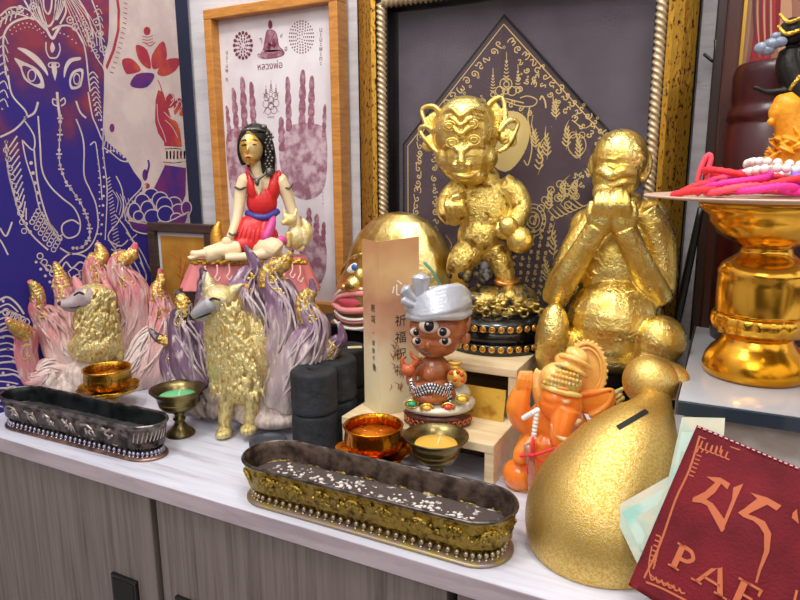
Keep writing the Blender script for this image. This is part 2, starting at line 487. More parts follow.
g.dot((147, 31), 3.6, 2, 8, 4.5); g.line([(145, 43), (150, 46), (155, 42)], .001, 2)
for y in (36, 39, 42): g.line([(142, y), (148, y+1.2), (153, y-.5)], .0007, 2)
g.line([(158, 80), (161, 88), (164, 104), (164, 112)], .0014, 2)
g.dot((145, 175), 2.8, 3, 10, 6); g.dot((112, 128), 2.6, 3, 10, 4.5); g.line([(146, 176), (149, 166), (148, 160)], .003, 3)
g.dot((147, 186), 3, 2, 8, 3)
g.lay = 2
Wd = .0019
def cl_(pts, w=Wd, n=5, closed=False): g.line(pts, w, 0, n, closed)
# head outline
cl_([(6, 75), (3, 45), (6, 30), (16, 21), (32, 18), (44, 26)]); cl_([(52, 30), (60, 26), (72, 27), (82, 40), (86, 56), (88, 75), (90, 92)])
cl_([(44, 24), (50, 36), (53, 38), (56, 33), (60, 26)], .003)
cl_([(24, 0), (35, 18), (46, 30)], .0022); cl_([(38, -4), (40, 14), (48, 26), (54, 18), (56, -4)]); cl_([(43, -4), (44, 8), (48, 14), (51, 8), (52, -4)])
cl_([(68, -4), (78, 12), (86, 30), (89, 42)]); cl_([(76, -4), (86, 12), (92, 30), (93, 44)], .0022); cl_([(90, -4), (99, 20), (101, 40), (104, 56)]); cl_([(60, -4), (66, 10), (60, 24)])
for (x, y) in ((20, 9), (9, 12), (96, 22), (99, 34), (103, 49), (70, 20), (75, 27), (33, 6)):
    g.ring((x, y), 3.2, .0012, 0); g.dot((x, y), 1.1, 0)
for k in range(4): cl_([(0+k*5, 27-k*3), (3+k*5, 18-k*3), (7+k*5, 20-k*3)], .0011)
for k in range(6): g.dot((97+k*1.2, 6+k*8), .9, 0); cl_([(94+k*1.5, 12+k*7), (99+k, 9+k*7.4), (102+k*.6, 14+k*7)], .0010)
for k in range(9): g.dot((10+k*4.2, 30-8*math.sin(k/8*PI)+.3*k), .75, 0); g.dot((12+k*4.2, 34-8*math.sin(k/8*PI)+.3*k), .6, 0)
for k in range(6): g.dot((56+k*4, 38-6*math.sin((k+2)/7*PI)+k), .75, 0)
for k in range(7):
    cl_([(62+k*1.3, -6), (70+k*3.0, 14), (78+k*3.4, 34), (84+k*2.6, 46)], .0010)
for k in range(8): g.ring((82+k*2.2, 18+k*5.5), 1.9, .001, 0, 7); g.dot((76+k*2.2, 16+k*5), .7, 0)
for k in range(5): cl_([(30+k*2.4, -4), (33+k*2.6, 10+k), (40+k*2, 22+k*1.5)], .0010); cl_([(66-k*2.4, -4), (62-k*1.6, 10), (57-k, 20)], .0010)
cl_([(0, 22), (10, 14), (22, 15), (34, 20)], .0014); cl_([(0, 16), (10, 8), (24, 8), (34, 14)], .0014)
for k in range(9): g.dot((2+k*4.2, 18-5*math.sin(k/8*PI)), .9, 0)
# brows
g.poly([(17, 48), (26, 49), (38, 57), (46, 68), (48, 76), (43, 70), (34, 61), (24, 53)], 0, 3)
g.poly([(64, 78), (64, 68), (69, 59), (80, 57), (80, 60), (72, 62), (67, 69)], 0, 3)
# eyes: cream almonds, dark iris
g.poly([(14, 58), (24, 62), (36, 68), (42, 76), (44, 88), (34, 86), (24, 79), (20, 68)], 0, 3)
g.poly([(71, 89), (69, 80), (73, 71), (83, 69), (82, 83), (79, 88)], 0, 3)
g.lay = 3
g.poly([(22, 66), (32, 69), (39, 78), (40, 83), (34, 84), (26, 78)], 1, 3); g.poly([(72, 86), (71, 80), (75, 73), (81, 72), (80, 82), (77, 86)], 1, 3)
g.lay = 4
g.dot((31.5, 75.5), 4.6, 0, 12, 6.6); g.dot((76.5, 79), 3.6, 0, 12, 6.0)
g.lay = 5
g.dot((31.5, 75.5), 3.3, 1, 12, 5.2); g.dot((76.5, 79), 2.6, 1, 12, 4.6)
g.lay = 2
# forehead mark and trunk chain
cl_([(46, 42), (46, 50), (49, 57), (53, 58), (57, 57), (60, 50), (59, 43)], .0015); g.poly([(52, 42), (55, 48), (52, 53), (50, 48)], 0, 2)
g.ring((50.5, 65), 2.2, .0012, 0); g.ring((57, 65), 2.2, .0012, 0); g.poly([(51, 62), (56, 62), (57, 72), (55, 81), (52, 72)], 0)
cl_([(57, 92), (58, 105), (60, 118)], .003); cl_([(60, 101), (64, 98), (65, 103), (61, 106)], .0014); cl_([(58, 101), (53, 99), (53, 104), (57, 106)], .0014)
tr = catmull([(60, 116, 0), (60, 130, 0), (59, 150, 0), (60, 165, 0), (66, 182, 0), (76, 196, 0), (84, 210, 0), (89, 225, 0), (89, 238, 0), (82, 247, 0), (73, 248, 0)], 4)
cl_([(p.x, p.y) for p in tr], .0012, 1)
for i, p in enumerate(tr):
    if i % 2 == 0: g.dot((p.x, p.y), 1.7 if i > 3 else 2, 0)
    elif i % 4 == 1: cl_([(p.x-3, p.y), (p.x+3, p.y)], .0016, 1)
# tusks / trunk outline
cl_([(24, 118), (34, 113), (38, 102)], .0022); cl_([(86, 118), (80, 112), (76, 101)], .0022)
cl_([(38, 116), (40, 145), (42, 170), (50, 186), (62, 198), (74, 208), (80, 222), (78, 234), (68, 238), (62, 232), (63, 224), (72, 220), (79, 224)], .0018)
cl_([(63, 234), (59, 236), (55, 230), (48, 222)], .0016)
cl_([(76, 119), (82, 135), (84, 150), (84, 175), (90, 190), (96, 205), (98, 225), (94, 240), (86, 250), (72, 254), (60, 248)], .0018)
cl_([(88, 92), (92, 115), (96, 125), (102, 140)], .0018); cl_([(90, 145), (95, 142), (97, 152), (100, 175), (102, 200)], .0014)
cl_([(0, 137), (14, 130), (24, 120), (26, 112), (12, 95), (8, 75)], .0018); cl_([(24, 120), (34, 136), (33, 150), (22, 140)], .0016)
cl_([(34, 150), (38, 185), (46, 215), (56, 236), (62, 240)], .0018); cl_([(22, 140), (26, 160), (34, 185), (40, 210), (52, 230)], .0014)
cl_([(6, 140), (8, 170), (14, 195), (20, 215), (32, 235), (48, 250)], .0018)
for k in range(12):
    t = k/11; g.dot((6+2*t+22*t*t, 142+t*90), 1.9, 0); cl_([(9+14*t*t+3*t, 148+t*72), (17+9*t, 136+t*72)], .0014)
for k in range(8): g.dot((31+k*1.8+.25*k*k*.3, 163+k*10), 1.9 if k < 4 else 1.3, 0)
for (i, j) in [(i, j) for i in range(6) for j in range(4)]:
    g.ring((32+i*4.3+j*2.0, 222+i*5.5-j*3.6), 2.4, .0011, 0, 6)
for k in range(14): g.dot((101+3.5*math.sin(k/13*3.1)-.1*k, 120+k*9.5), 1.3, 0)
for k in range(14): g.dot((97+2.5*math.sin(k/13*3), 150+k*7), .9, 0)
cl_([(104, 110), (103, 150), (107, 190), (105, 240)], .0014)
# ear edge feather and shoulder band
for k in range(9): cl_([(88+k*.9, 76+k*5), (93+k*.7, 72+k*5), (98+k*.5, 78+k*5)], .0012); g.dot((89+k*1.2, 80+k*5), .8, 0)
cl_([(90, 45), (98, 60), (104, 70), (106, 90), (105, 112)], .0016)
for k in range(7):
    t = k/6; cl_([(106+t*14, 136+t*9), (104+t*20, 146+t*12)], .0012); g.dot((107+t*20, 152+t*9-5*math.sin(t*PI)), 1.3, 0)
cl_([(104, 134), (113, 137), (122, 146), (127, 156)], .0018); cl_([(102, 146), (110, 152), (120, 160), (128, 162)], .0014)
cl_([(116, 176), (122, 190), (123, 210), (118, 222), (108, 236), (116, 250), (122, 262)], .0016); cl_([(115, 215), (124, 226), (132, 240), (140, 258), (146, 275)], .0016)
cl_([(142, 178), (141, 188), (130, 200), (125, 210), (126, 220), (132, 226)], .0015); cl_([(146, 184), (143, 193), (132, 204), (128, 214)], .0012)
for k in range(8): g.dot((145-k*2.4, 186+k*3.6), 1.0, 0)
cl_([(126, 232), (140, 250), (150, 270)], .0016); cl_([(130, 240), (137, 234)], .0012)
# hand: fingers and bracelet lines
cl_([(157, 104), (158, 120), (163, 132), (166, 142)], .0011); cl_([(164, 112), (170, 118), (176, 121), (182, 128), (187, 136)], .0011); cl_([(165, 120), (172, 127), (178, 138)], .0010)
for k in range(4): cl_([(166+k*5, 97+k*4), (170+k*5, 93+k*4), (174+k*4, 99+k*4), (170+k*4, 106+k*4)], .0011)
for k in range(8): g.dot((176+k*1.7, 118+k*4.6), 1.0, 0); g.dot((164+k*2.9, 164.5), 1.1, 0)
for k in range(24): cl_([(106+.4*k, 180+k*3.4), (110+.5*k, 177+k*3.4)], .0009, 1)
for k in range(10): g.ring((6+2*k, 150+k*9), 2.6, .0009, 0, 7)
for k in range(8): cl_([(-2, 40+k*9), (4, 36+k*9), (8, 44+k*9)], .0011); g.dot((2, 46+k*9), .9, 0)
for k in range(7): cl_([(112+k*4, 190+k*2), (118+k*3, 200+k*3), (116+k*3, 212+k*3)], .0009)
# fruit bowl
g.lay = 3
fr = [(151, 194, 7, 5.5), (142, 201, 7, 7), (160, 200, 8, 8), (134, 211, 6, 8), (147, 209, 6.5, 8), (174, 203, 7, 6), (164, 206, 8, 9), (178, 211, 7, 7), (152, 217, 8, 7.5), (165, 214, 8, 8), (186, 208, 5, 7), (138, 216, 5, 5), (176, 218, 6, 5)]
for (x, y, rx, ry) in fr: g.dot((x, y), rx, 3 if x > 170 else 1, 16, ry); g.lay += .3; g.ring((x, y), rx, .0016, 0, 14, ry); g.lay += .3
g.lay += 1
g.poly([(128, 221), (145, 224), (166, 223), (187, 214), (185, 222), (170, 231), (148, 233), (132, 229)], 3)
g.line([(128, 220), (145, 223.5), (166, 222.5), (188, 212), (184, 224), (170, 232), (148, 234), (133, 230), (128, 220)], .0018, 0, 3)
# lower ornament between the foxes
g.lay = 2
cl_([(40, 262), (52, 272), (60, 262), (70, 254), (84, 256), (94, 264), (98, 250)], .0018)
for k in range(14):
    t = k/13; g.dot((36+t*60, 262+30*math.sin(t*PI)), 1.5, 0); g.ring((40+t*54, 256+26*math.sin(t*PI)), 3, .0012, 0, 6)
cl_([(62, 268), (66, 262), (72, 268), (80, 262), (86, 268), (80, 284), (74, 290), (66, 284), (62, 268)], .0018); cl_([(68, 272), (74, 268), (80, 274), (74, 282), (68, 272)], .0014)
cl_([(0, 330), (14, 325), (24, 335), (30, 350)], .0018)
for k in range(9):
    y = 300+k*12; cl_([(-6, y+4), (6, y-3+k), (16, y+3), (24+k, y+14)], .002); cl_([(-4, y+9), (8, y+4+k), (18, y+12)], .0014)
    g.dot((3+(k % 3)*5, y+1), 1.6, 0)
for k in range(6): g.ring((6+k*4, 312+k*2), 3.4, .0014, 0, 8)
cl_([(8, 255), (0, 240), (-8, 236)], .0016); cl_([(12, 222), (6, 236), (0, 228)], .0018)
for k in range(7): cl_([(128+k*6, 262), (134+k*6, 275), (130+k*7, 290)], .0018)
for k in range(5): cl_([(108+k*3, 240+k*9), (120+k*2, 246+k*8), (128+k*2, 240+k*10)], .0016)
o = mb.build('wall_print', [canvas, watercolour(), pr_red, pr_pur, mat('print_navy', '#1c2340', .7)])
tag(o, 'large cream print of a purple elephant-headed god holding a lotus, on the left wall', 'print')

# ---- handprint picture
yH = .858
frame_wood = wood('honey_wood', '#c98c42', '#a86c2c', (25, 25, 160), .38)
def framed(name, label, x0, x1, z0, z1, y, bar, depth, m, bars=None, cat='picture'):
    root = empty(name, ((x0+x1)/2, y, z0), 0, label, cat); q = Vector(((x0+x1)/2, y, z0))
    for (a0, a1, c0, c1) in ((x0, x1, z1-bar, z1), (x0, x1, z0, z0+bar), (x0, x0+bar, z0+bar, z1-bar), (x1-bar, x1, z0+bar, z1-bar)):
        b = MB(); b.box(Vector((a0, y-depth, c0))-q, Vector((a1, y, c1))-q); b.build('frame_bar', m, root, [('bevel', .0015)])
    return root, q
yF = yH-.010; xl = at(202.5, 10, yF).x; xr = at(337, 5, yF).x; zt = at(202, 10, yF).z
hp, q = framed('handprint_picture', 'honey wood framed sheet of two red handprints and a seated monk, behind the woman figurine', xl, xr, .09, zt, yH+.018, .0155, .028, frame_wood)
yp = yH+.008
paper = mat('print_paper', '#dcd8db', .7, col2='#d2cacf', cscale=18)
ink = mat('print_maroon_ink', '#763445', .8); palm = mat('print_palm_ink', '#8a5565', .8, col2='#b08a98', cscale=90, cpos=(.45, .65), detail=6)
palm2 = mat('print_palm_light', '#8f6272', .8, col2='#c2aab2', cscale=60, cpos=(.42, .62), detail=8)
A = Art(lambda x, y: at(x, y, yp) - q, (0, -1, 0))
A.mb.m = 0; A.mb.box(Vector((xl+.012, yp+.0002, .10))-q, Vector((xr-.012, yp+.004, zt-.012))-q)
A.lay = 1
def petalring(cx, cy, rx, ry, n, s_, m):
    for k in range(n):
        a_ = 2*PI*k/n; A.dot((cx+rx*math.cos(a_), cy+ry*math.sin(a_)), s_, m, 7, s_*1.3)
for (r, n, s_) in ((9, 16, 1.5), (6.8, 14, .9), (4.8, 10, .9), (2.6, 7, .7)): petalring(243, 45.5, r*.98, r*1.42, n, s_, 1)
A.ring((243, 45.5), 8, .0006, 1, 14, 11.4); A.ring((243, 45.5), 3.6, .0005, 1, 10, 5)
for (r, n, s_) in ((12, 26, .75), (10, 22, .75), (8, 18, .7), (6, 14, .7), (4, 9, .65), (2, 5, .6)): petalring(301.5, 37, r, r*1.33, n, s_, 1)
# seated monk
A.poly([(268.5, 22), (270, 20), (272, 22), (272.4, 27), (270.3, 29), (268.3, 27)], 1, 2)
A.poly([(267, 30), (273, 30), (277, 34), (279, 46), (282, 50), (270, 52), (263.5, 50), (265, 38)], 2, 2)
A.poly([(260, 57), (264, 51), (272, 50), (283, 50), (284, 55), (276, 58), (264, 59)], 2, 2)
A.lay = 2
A.line([(267, 32), (265, 42), (263, 50), (260, 57), (272, 58), (283, 55), (283, 50), (279, 46), (276, 33), (272, 30)], .0009, 1, 3)
A.line([(268, 50), (272, 38), (275, 33)], .0012, 1); A.line([(264, 52), (273, 55), (283, 50)], .0008, 1); A.line([(269, 44), (274, 46), (277, 42)], .0012, 1)
A.poly([(268, 41), (272, 45), (270, 50), (267, 48)], 1); A.poly([(273, 38), (276, 44), (275, 49), (272, 46)], 1)
def khm(A_, s_, x, y, m, size, rot=0):
    ex = (A_.p3(x+1, y)-A_.p3(x, y)).normalized() if False else None
    c = A_.P((x, y)); ca, sa = math.cos(rot), math.sin(rot); U = Vector((1, 0, 0)) if abs(A_.n.y) > .5 else Vector((0, 1, 0))
    A_.mb.m = m
    text_faces(A_.mb, s_, lambda u, v: c + U*(u*ca-v*sa) + Vector((0, 0, 1))*(u*sa+v*ca), size)
khm(A, 'หลวงพ่อ', 270, 69, 1, .015)
for s_, x, y in (('ๆ', 261, 42), ('๓', 259, 57), ('๔', 281.5, 38), ('ฮ', 286, 51)): khm(A, s_, x, y, 1, .011)
for k, s_ in enumerate('นะโมพุท'): khm(A, s_, 227, 54+k*4.6, 1, .0095)
for k, s_ in enumerate('นะมะพะทะ'): khm(A, s_, 321, 32+k*4.8, 1, .0105)
for k, s_ in enumerate('อุอะมะ'): khm(A, s_, 231, 168+k*4, 1, .005)
for k, s_ in enumerate('นะโมพุทธายะ'): khm(A, s_, 323, 172+k*3.6, 1, .005)
# central yantra: three spires over knots
for (x, t) in ((266, 85), (271, 80), (276, 84)):
    A.line([(x, t), (x+.1, t+9)], .0007, 1, 1)
    for k in range(4): A.ring((x, t+5+k*2.2), .7+.35*k, .0005, 1, 6, .8)
for (x, y) in ((267, 97), (275, 96), (266, 104), (276, 103), (271, 100), (268, 111), (274, 110), (271, 106)): A.ring((x, y), 3.1, .0007, 1, 10, 3.6)
A.line([(263, 93), (279, 112)], .0006, 1, 1); A.line([(279, 92), (263, 113)], .0006, 1, 1)
khm(A, 'มะอะอุ', 271, 118, 1, .0055)
# the two handprints: fingers as separated pads over a mottled palm
A.lay = 1
def finger(x, y0, x1, y1, w0):
    n = 4
    for k in range(n):
        t0, t1 = k/n, (k+1.0)/n
        xa, ya, xb, yb = x+(x1-x)*t0, y0+(y1-y0)*t0, x+(x1-x)*t1, y0+(y1-y0)*t1
        w0_ = w0*(.8+.2*(k > 0)); A.lay = 1+.2*k
        A.poly([(xa-w0_*.6, ya+1), (xa, ya-.5), (xa+w0_*.6, ya+1), (xb+w0_, (ya+yb)/2), (xb+w0_*.85, yb+1), (xb-w0_*.85, yb+1), (xb-w0_, (ya+yb)/2)], 2, 2)
for f_ in ((226.5, 106, 230, 140, 2.0), (233, 88, 237, 136, 2.8), (242, 77, 245, 132, 3.2), (251, 82, 254, 130, 3.0), (287.5, 77, 289, 130, 3.0), (303, 70, 302, 126, 3.4), (312, 76, 311, 128, 3.2), (325, 104, 324, 136, 2.0), (281, 117, 282, 150, 3.2)):
    finger(*f_)
A.lay = .6
A.poly([(227, 134), (236, 128), (247, 126), (258, 128), (270, 142), (277, 160), (274, 185), (262, 205), (244, 212), (232, 196), (227, 162)], 3, 3)
A.poly([(282, 136), (290, 126), (304, 123), (316, 124), (326, 132), (327, 170), (322, 192), (306, 200), (290, 192), (281, 170), (279, 150)], 3, 3)
for f_ in ((309, 208, 309, 236, 3), (317, 214, 316, 242, 3), (324, 222, 323, 246, 2.4), (300, 216, 302, 240, 2.6)): finger(*f_)
A.lay = .6
A.poly([(300, 240), (312, 234), (325, 240), (326, 270), (318, 285), (306, 272), (300, 256)], 3, 3)
A.mb.build('print_sheet', [paper, ink, palm, palm2], hp)

# ---- small dark picture with a golden print
yS = .745
p0 = at(146, 222.5, yS-.01); wS = .135
sx0, sx1, sz1 = p0.x, p0.x+wS, p0.z
sp_, q2 = framed('dark_framed_picture', 'small dark brown frame with golden print of a red tree, left of the woman figurine', sx0, sx1, .002, sz1, yS+.008, .014, .018, wood('dark_brown_frame', '#4a3830', '#33251f', (20, 20, 200), .35))
b = MB(); b.box(Vector((sx0+.013, yS-.001, .014))-q2, Vector((sx1-.013, yS+.004, sz1-.013))-q2); b.build('mat_board', mat('silver_mat', '#c9ccd2', .4), sp_)
A = Art(lambda x, y: at(x, y, yS-.0015) - q2, (0, -1, 0)); q3 = q2
A.mb.m = 0; A.mb.box(Vector((sx0+.0205, yS-.002, .022))-q2, Vector((sx1-.0205, yS-.0012, sz1-.0205))-q2)
A.p3 = lambda x, y: at(x, y, yS-.002) - q3; A.lay = 1
for k in range(26):
    a_ = random.uniform(-2.6, -.5); L_ = random.uniform(8, 20); x, y = 185+random.uniform(-6, 6), 275+random.uniform(-16, 10)
    A.line([(x, y), (x+L_*.5*math.cos(a_)+1, y+L_*.5*math.sin(a_)), (x+L_*math.cos(a_), y+L_*math.sin(a_))], .0009, 1, 3, taper=True)
A.line([(176, 300), (182, 280), (186, 262)], .0022, 1)
A.mb.build('golden_print', [mat('gold_paper', '#c8913a', .5, .15, col2='#b57d2c', cscale=25), mat('tree_red', '#a9552c', .6)], sp_)

# ---- the big yantra frame
yB = .852
X0 = at(362, 100, yB).x; XI0 = at(387, 0, .822).x; XI1 = at(656, 0, .822).x; X1 = at(697, 40, yB).x
ZI1 = at(400, 9, .835).z; ZB = .003
big = empty('yantra_picture', ((X0+X1)/2, yB, ZB), 0, 'large picture with gold and rope-carved frame around a dark cloth of golden sacred script', 'picture'); qb = Vector(((X0+X1)/2, yB, ZB))
goldf = mat('mottled_gold_leaf', '#bc8d30', .38, .7, bump=.5, bscale=120, col2='#4a2810', cscale=190, cpos=(.56, .62), detail=6, rough2=.6, stretch=(1.5, 1.5, .8))
rope_m = mat('silver_gold_rope', '#c4b090', .4, .45, col2='#b39c78', cscale=60)
side_m = mat('frame_side_black', '#0f0c0a', .5)
XI0g, XI1g = XI0-.0165, XI1+.0145; ZT = ZI1+.015
def bar(name, pts2, m, along, a0, a1, miter):
    """profile points (offset outward from the opening, y); along x or z with mitred ends"""
    b = MB(); A_, B_ = [], []
    for (u, y) in pts2:
        if along == 'L': A_.append((XI0-u, y, a0-u*0)); B_.append((XI0-u, y, a1+u*miter))
        if along == 'R': A_.append((XI1+u, y, a0)); B_.append((XI1+u, y, a1+u*miter))
        if along == 'T': A_.append((XI0-u, y, a1+u)); B_.append((XI1+u, y, a1+u))
    b.loft([[Vector(p)-qb for p in A_], [Vector(p)-qb for p in B_]])
    for f in b.b.faces: f.smooth = False
    return b.build(name, m, big)
for al in 'LRT':
    wo_ = (XI0g-X0) if al == 'L' else (X1-XI1g)
    g0 = .0165 if al == 'L' else .0145
    bar('gilt_bar', [(g0, .818), (g0+.006, .816), (g0+wo_*.55, .826), (g0+wo_, .846), (g0+wo_, .849), (g0, .849)], goldf, al, ZB, ZI1, 1)
    bar('frame_edge', [(0, .822), (g0, .822), (g0+.0, .8485), (g0+wo_+.0, .8492), (g0+wo_+.002, .846), (g0+wo_+.0022, .875), (0, .875)], side_m, al, ZB, ZI1, 1)
def rope(p0, p1, r, al):
    b = MB(); d = Vector(p1)-Vector(p0); L_ = d.length; N = int(L_/.0016)
    tw = 2*PI/.022
    b.tube([Vector(p0)-qb+d*(i/N) for i in range(N+1)], r, seg=20, n=1, up=(0, 1, 0), mod=lambda t, a_: 1+.24*math.cos(3*(a_ + tw*t*L_/1.0)))
    b.build('rope_moulding', rope_m, big)
rope((XI0-.0085, .822, ZB), (XI0-.0085, .822, ZI1+.006), .0062, 'L'); rope((XI1+.0075, .822, ZB), (XI1+.0075, .822, ZI1+.006), .0060, 'R')
rope((XI0-.006, .822, ZI1+.0075), (XI1+.006, .822, ZI1+.0075), .0068, 'T')
bk = mat('aubergine_felt', '#6b626c', .75, bump=.2, bscale=400, col2='#5f5660', cscale=12)
cloth = mat('aubergine_cloth', '#57464f', .7, bump=.2, bscale=500); goldp = mat('gold_ink', '#e8cc84', .5, .15); cutm = mat('board_cut_edge', '#15100f', .5)
b = MB(); b.box(Vector((XI0-.004, .856, ZB))-qb, Vector((XI1+.004, .86, ZI1+.004))-qb); b.build('backing_board', bk, big)
ap = at(505, 14, .853); lf = at(403.5, 144, .853); cxm = ap.x; hw = cxm-lf.x
A = Art(lambda x, y: at(x, y, .8485) - qb, (0, -1, 0))
def penta(k, y0, y1, m):
    pts = [(cxm-hw+k, ZB+.03), (cxm-hw+k, lf.z-k*.35), (cxm, ap.z-k*1.45), (cxm+hw-k, lf.z-k*.35), (cxm+hw-k, ZB+.03)]
    A.mb.m = m; A.mb.prism([Vector((x, y1, z))-qb for x, z in pts], (0, y0-y1, 0)); return pts
penta(0, .8505, .8555, 2); pp = penta(.0035, .8495, .851, 0)
A.lay = 1
k = .009; pts = [(cxm-hw+k, ZB+.03), (cxm-hw+k, lf.z-k*.35), (cxm, ap.z-k*1.45), (cxm+hw-k, lf.z-k*.35), (cxm+hw-k, ZB+.03)]
A.mb.m = 1
for i in range(4): A.mb.ribbon([Vector((pts[i][0], .8493, pts[i][1]))-qb, Vector((pts[i+1][0], .8493, pts[i+1][1]))-qb], .0012, (0, -1, 0), 1)
def gl(pts, w=.0014, n=4, closed=False, taper=False): A.line(pts, w, 1, n, closed, taper)
KH = 'កខគឃងចឆជឈញដឋឌណតថទធនបផពភមយរលវសហឡអ០១២៣៤៥៦៧៨៩'
A.p3 = lambda x, y: at(x, y, .8493) - qb
CURLS = [[(.2, .1), (-.1, .3), (-.3, 0), (0, -.3), (.4, -.1), (.5, .5), (0, .9), (-.5, .6)], [(-.5, -.6), (0, -.9), (.4, -.5), (0, -.1), (.5, .2), (.3, .8), (-.3, .8), (-.4, .4), (-.1, .4)],
 [(-.6, .3), (-.5, -.4), (-.1, -.5), (0, .1), (.2, -.5), (.6, -.4), (.6, .4), (.3, .7)], [(0, 0), (.2, -.25), (-.1, -.4), (-.35, 0), (0, .4), (.5, .2), (.6, -.5), (.2, -.9)],
 [(-.5, -.8), (-.5, .3), (-.2, .7), (.2, .4), (.1, 0), (-.2, .1)], [(-.6, 0), (-.2, -.5), (.1, 0), (.4, .5), (.7, 0), (.5, -.4)], [(.3, -.3), (0, -.5), (-.3, -.2), (0, .1), (.4, .1), (.4, .6), (0, .8), (-.4, .5), (-.6, .9)]]
def script(x0, y0, x1, y1, n, size, m=1):
    d = math.hypot(x1-x0, y1-y0); r = min(size*430, .62*d/max(n-1, 1)+1.2); vert = abs(y1-y0) > 3*abs(x1-x0)
    for i in range(n):
        t = i/max(n-1, 1); g_ = random.choice(CURLS); a_ = (0 if vert else math.atan2(y1-y0, x1-x0))+random.uniform(-.25, .25); ca, sa = math.cos(a_), math.sin(a_); fl = random.choice((1, -1))
        X, Y = x0+(x1-x0)*t, y0+(y1-y0)*t
        A.line([(X+r*(u*fl*ca-v*sa), Y+r*(u*fl*sa+v*ca)) for u, v in g_], .0014, m, 4)
        if random.random() < .35: A.ring((X+r*.9*sa, Y-r*1.15*ca), r*.22, .0008, m, 6)
script(500, 44, 448, 104, 9, .0125); script(512, 42, 622, 150, 17, .0125); script(520, 62, 606, 150, 12, .010)
script(421, 130, 416, 220, 13, .0115); script(434, 158, 436, 232, 8, .010); script(417, 224, 430, 224, 2, .012)
script(520, 78, 534, 84, 3, .009); script(512, 104, 530, 112, 3, .009); script(446, 112, 520, 88, 5, .009)
for r_ in range(5): script(520+r_*8, 214+r_*1, 510+r_*7, 300, 13, .0062)
for r_ in range(3): script(575+r_*7, 176, 560+r_*8, 196, 3, .009)
def spire(x, y, h, w_):
    gl([(x, y), (x+.3, y+h*.3)], .0009, 1)
    for k in range(6):
        t = k/5; gl([(x-w_*(.3+.7*t), y+h*(.25+t*.55)), (x, y+h*(.33+t*.5)), (x+w_*(.3+.7*t), y+h*(.25+t*.55))], .0012)
    A.ring((x, y+h*.95), w_*.8, .0012, 1, 8)
spire(506.5, 52, 34, 3.4); spire(493, 68, 28, 2.8); spire(518, 64, 28, 2.8)
for (x, y, r) in ((506, 84, 6), (500, 91, 4.5), (512, 91, 4.5), (506, 91, 3)): A.ring((x, y), r, .0012, 1, 12)
gl([(490, 100), (498, 98), (508, 102), (520, 106), (533, 106), (537, 100), (528, 96), (520, 98)]); gl([(484, 106), (496, 97), (507, 99), (524, 103)], .0016)
gl([(530, 106), (528, 118), (530, 130), (532, 148), (528, 165), (524, 160)], .0016); gl([(533, 115), (531, 128)], .0009)
A.poly([(482, 120), (500, 112), (518, 112), (528, 122), (529, 140), (520, 160), (505, 172), (488, 160), (480, 140)], 1, 3)
gl([(540, 100), (542, 96), (545, 101), (546, 108)], .002)
def flame(x, y, h, lean, w_=.0024):
    gl([(x, y), (x+lean*.4+1.5, y-h*.4), (x+lean*.2-1.5, y-h*.65), (x+lean, y-h)], w_, 5, taper=True)
    for k in range(5):
        t = .2+k*.13; xx, yy = x+lean*t*.6, y-h*t; gl([(xx-4.4+k*.7, yy-2.5), (xx, yy+1.8), (xx+4.4-k*.7, yy-2.5)], .0018)
for (x, y, h, l) in ((547, 160, 34, -1), (566, 150, 30, 3), (538, 175, 40, 8), (560, 205, 30, 10), (548, 212, 26, 6), (571, 200, 24, 12), (553, 260, 38, 2), (580, 160, 30, -4), (556, 120, 26, -3), (448, 290, 34, 4), (575, 300, 36, 0), (536, 150, 26, -4), (588, 178, 22, 12), (548, 285, 30, -4), (566, 275, 30, 4), (470, 70, 0.1, 0)):
    if h > 1: flame(x, y, h, l)
for (x, y) in ((560, 184), (566, 192), (551, 190), (558, 198), (545, 200), (568, 205), (541, 208), (576, 196)): A.ring((x, y), 3.4, .0012, 1, 8)
for r in (4, 8, 12, 16): A.ring((533, 220), r*.8, .0012, 1, 16, r)
for k in range(7): gl([(548+k*4, 210-k*2), (556+k*4.4, 218-k*2), (560+k*4.6, 216-k*2)], .002, taper=True)
A.ring((577, 145), 9, .0012, 1, 12, 11); gl([(569, 150), (577, 158), (585, 150)]); A.ring((573, 135), 3, .001, 1, 8); A.ring((582, 135), 3, .001, 1, 8)
gl([(572, 120), (584, 128), (592, 124)], .0012)
gl([(446, 235), (452, 246), (444, 254), (454, 262), (446, 270), (452, 278)], .0013)
A.mb.build('script_cloth', [cloth, goldp, cutm], big)
# glazing
gm = mat('picture_glass', '#ffffff', .02, trans=1, spec=.4, ior=1.2)
b = MB(); b.box(Vector((XI0-.002, .834, ZB))-qb, Vector((XI1+.002, .8352, ZI1+.002))-qb); b.build('glass_pane', gm, big)
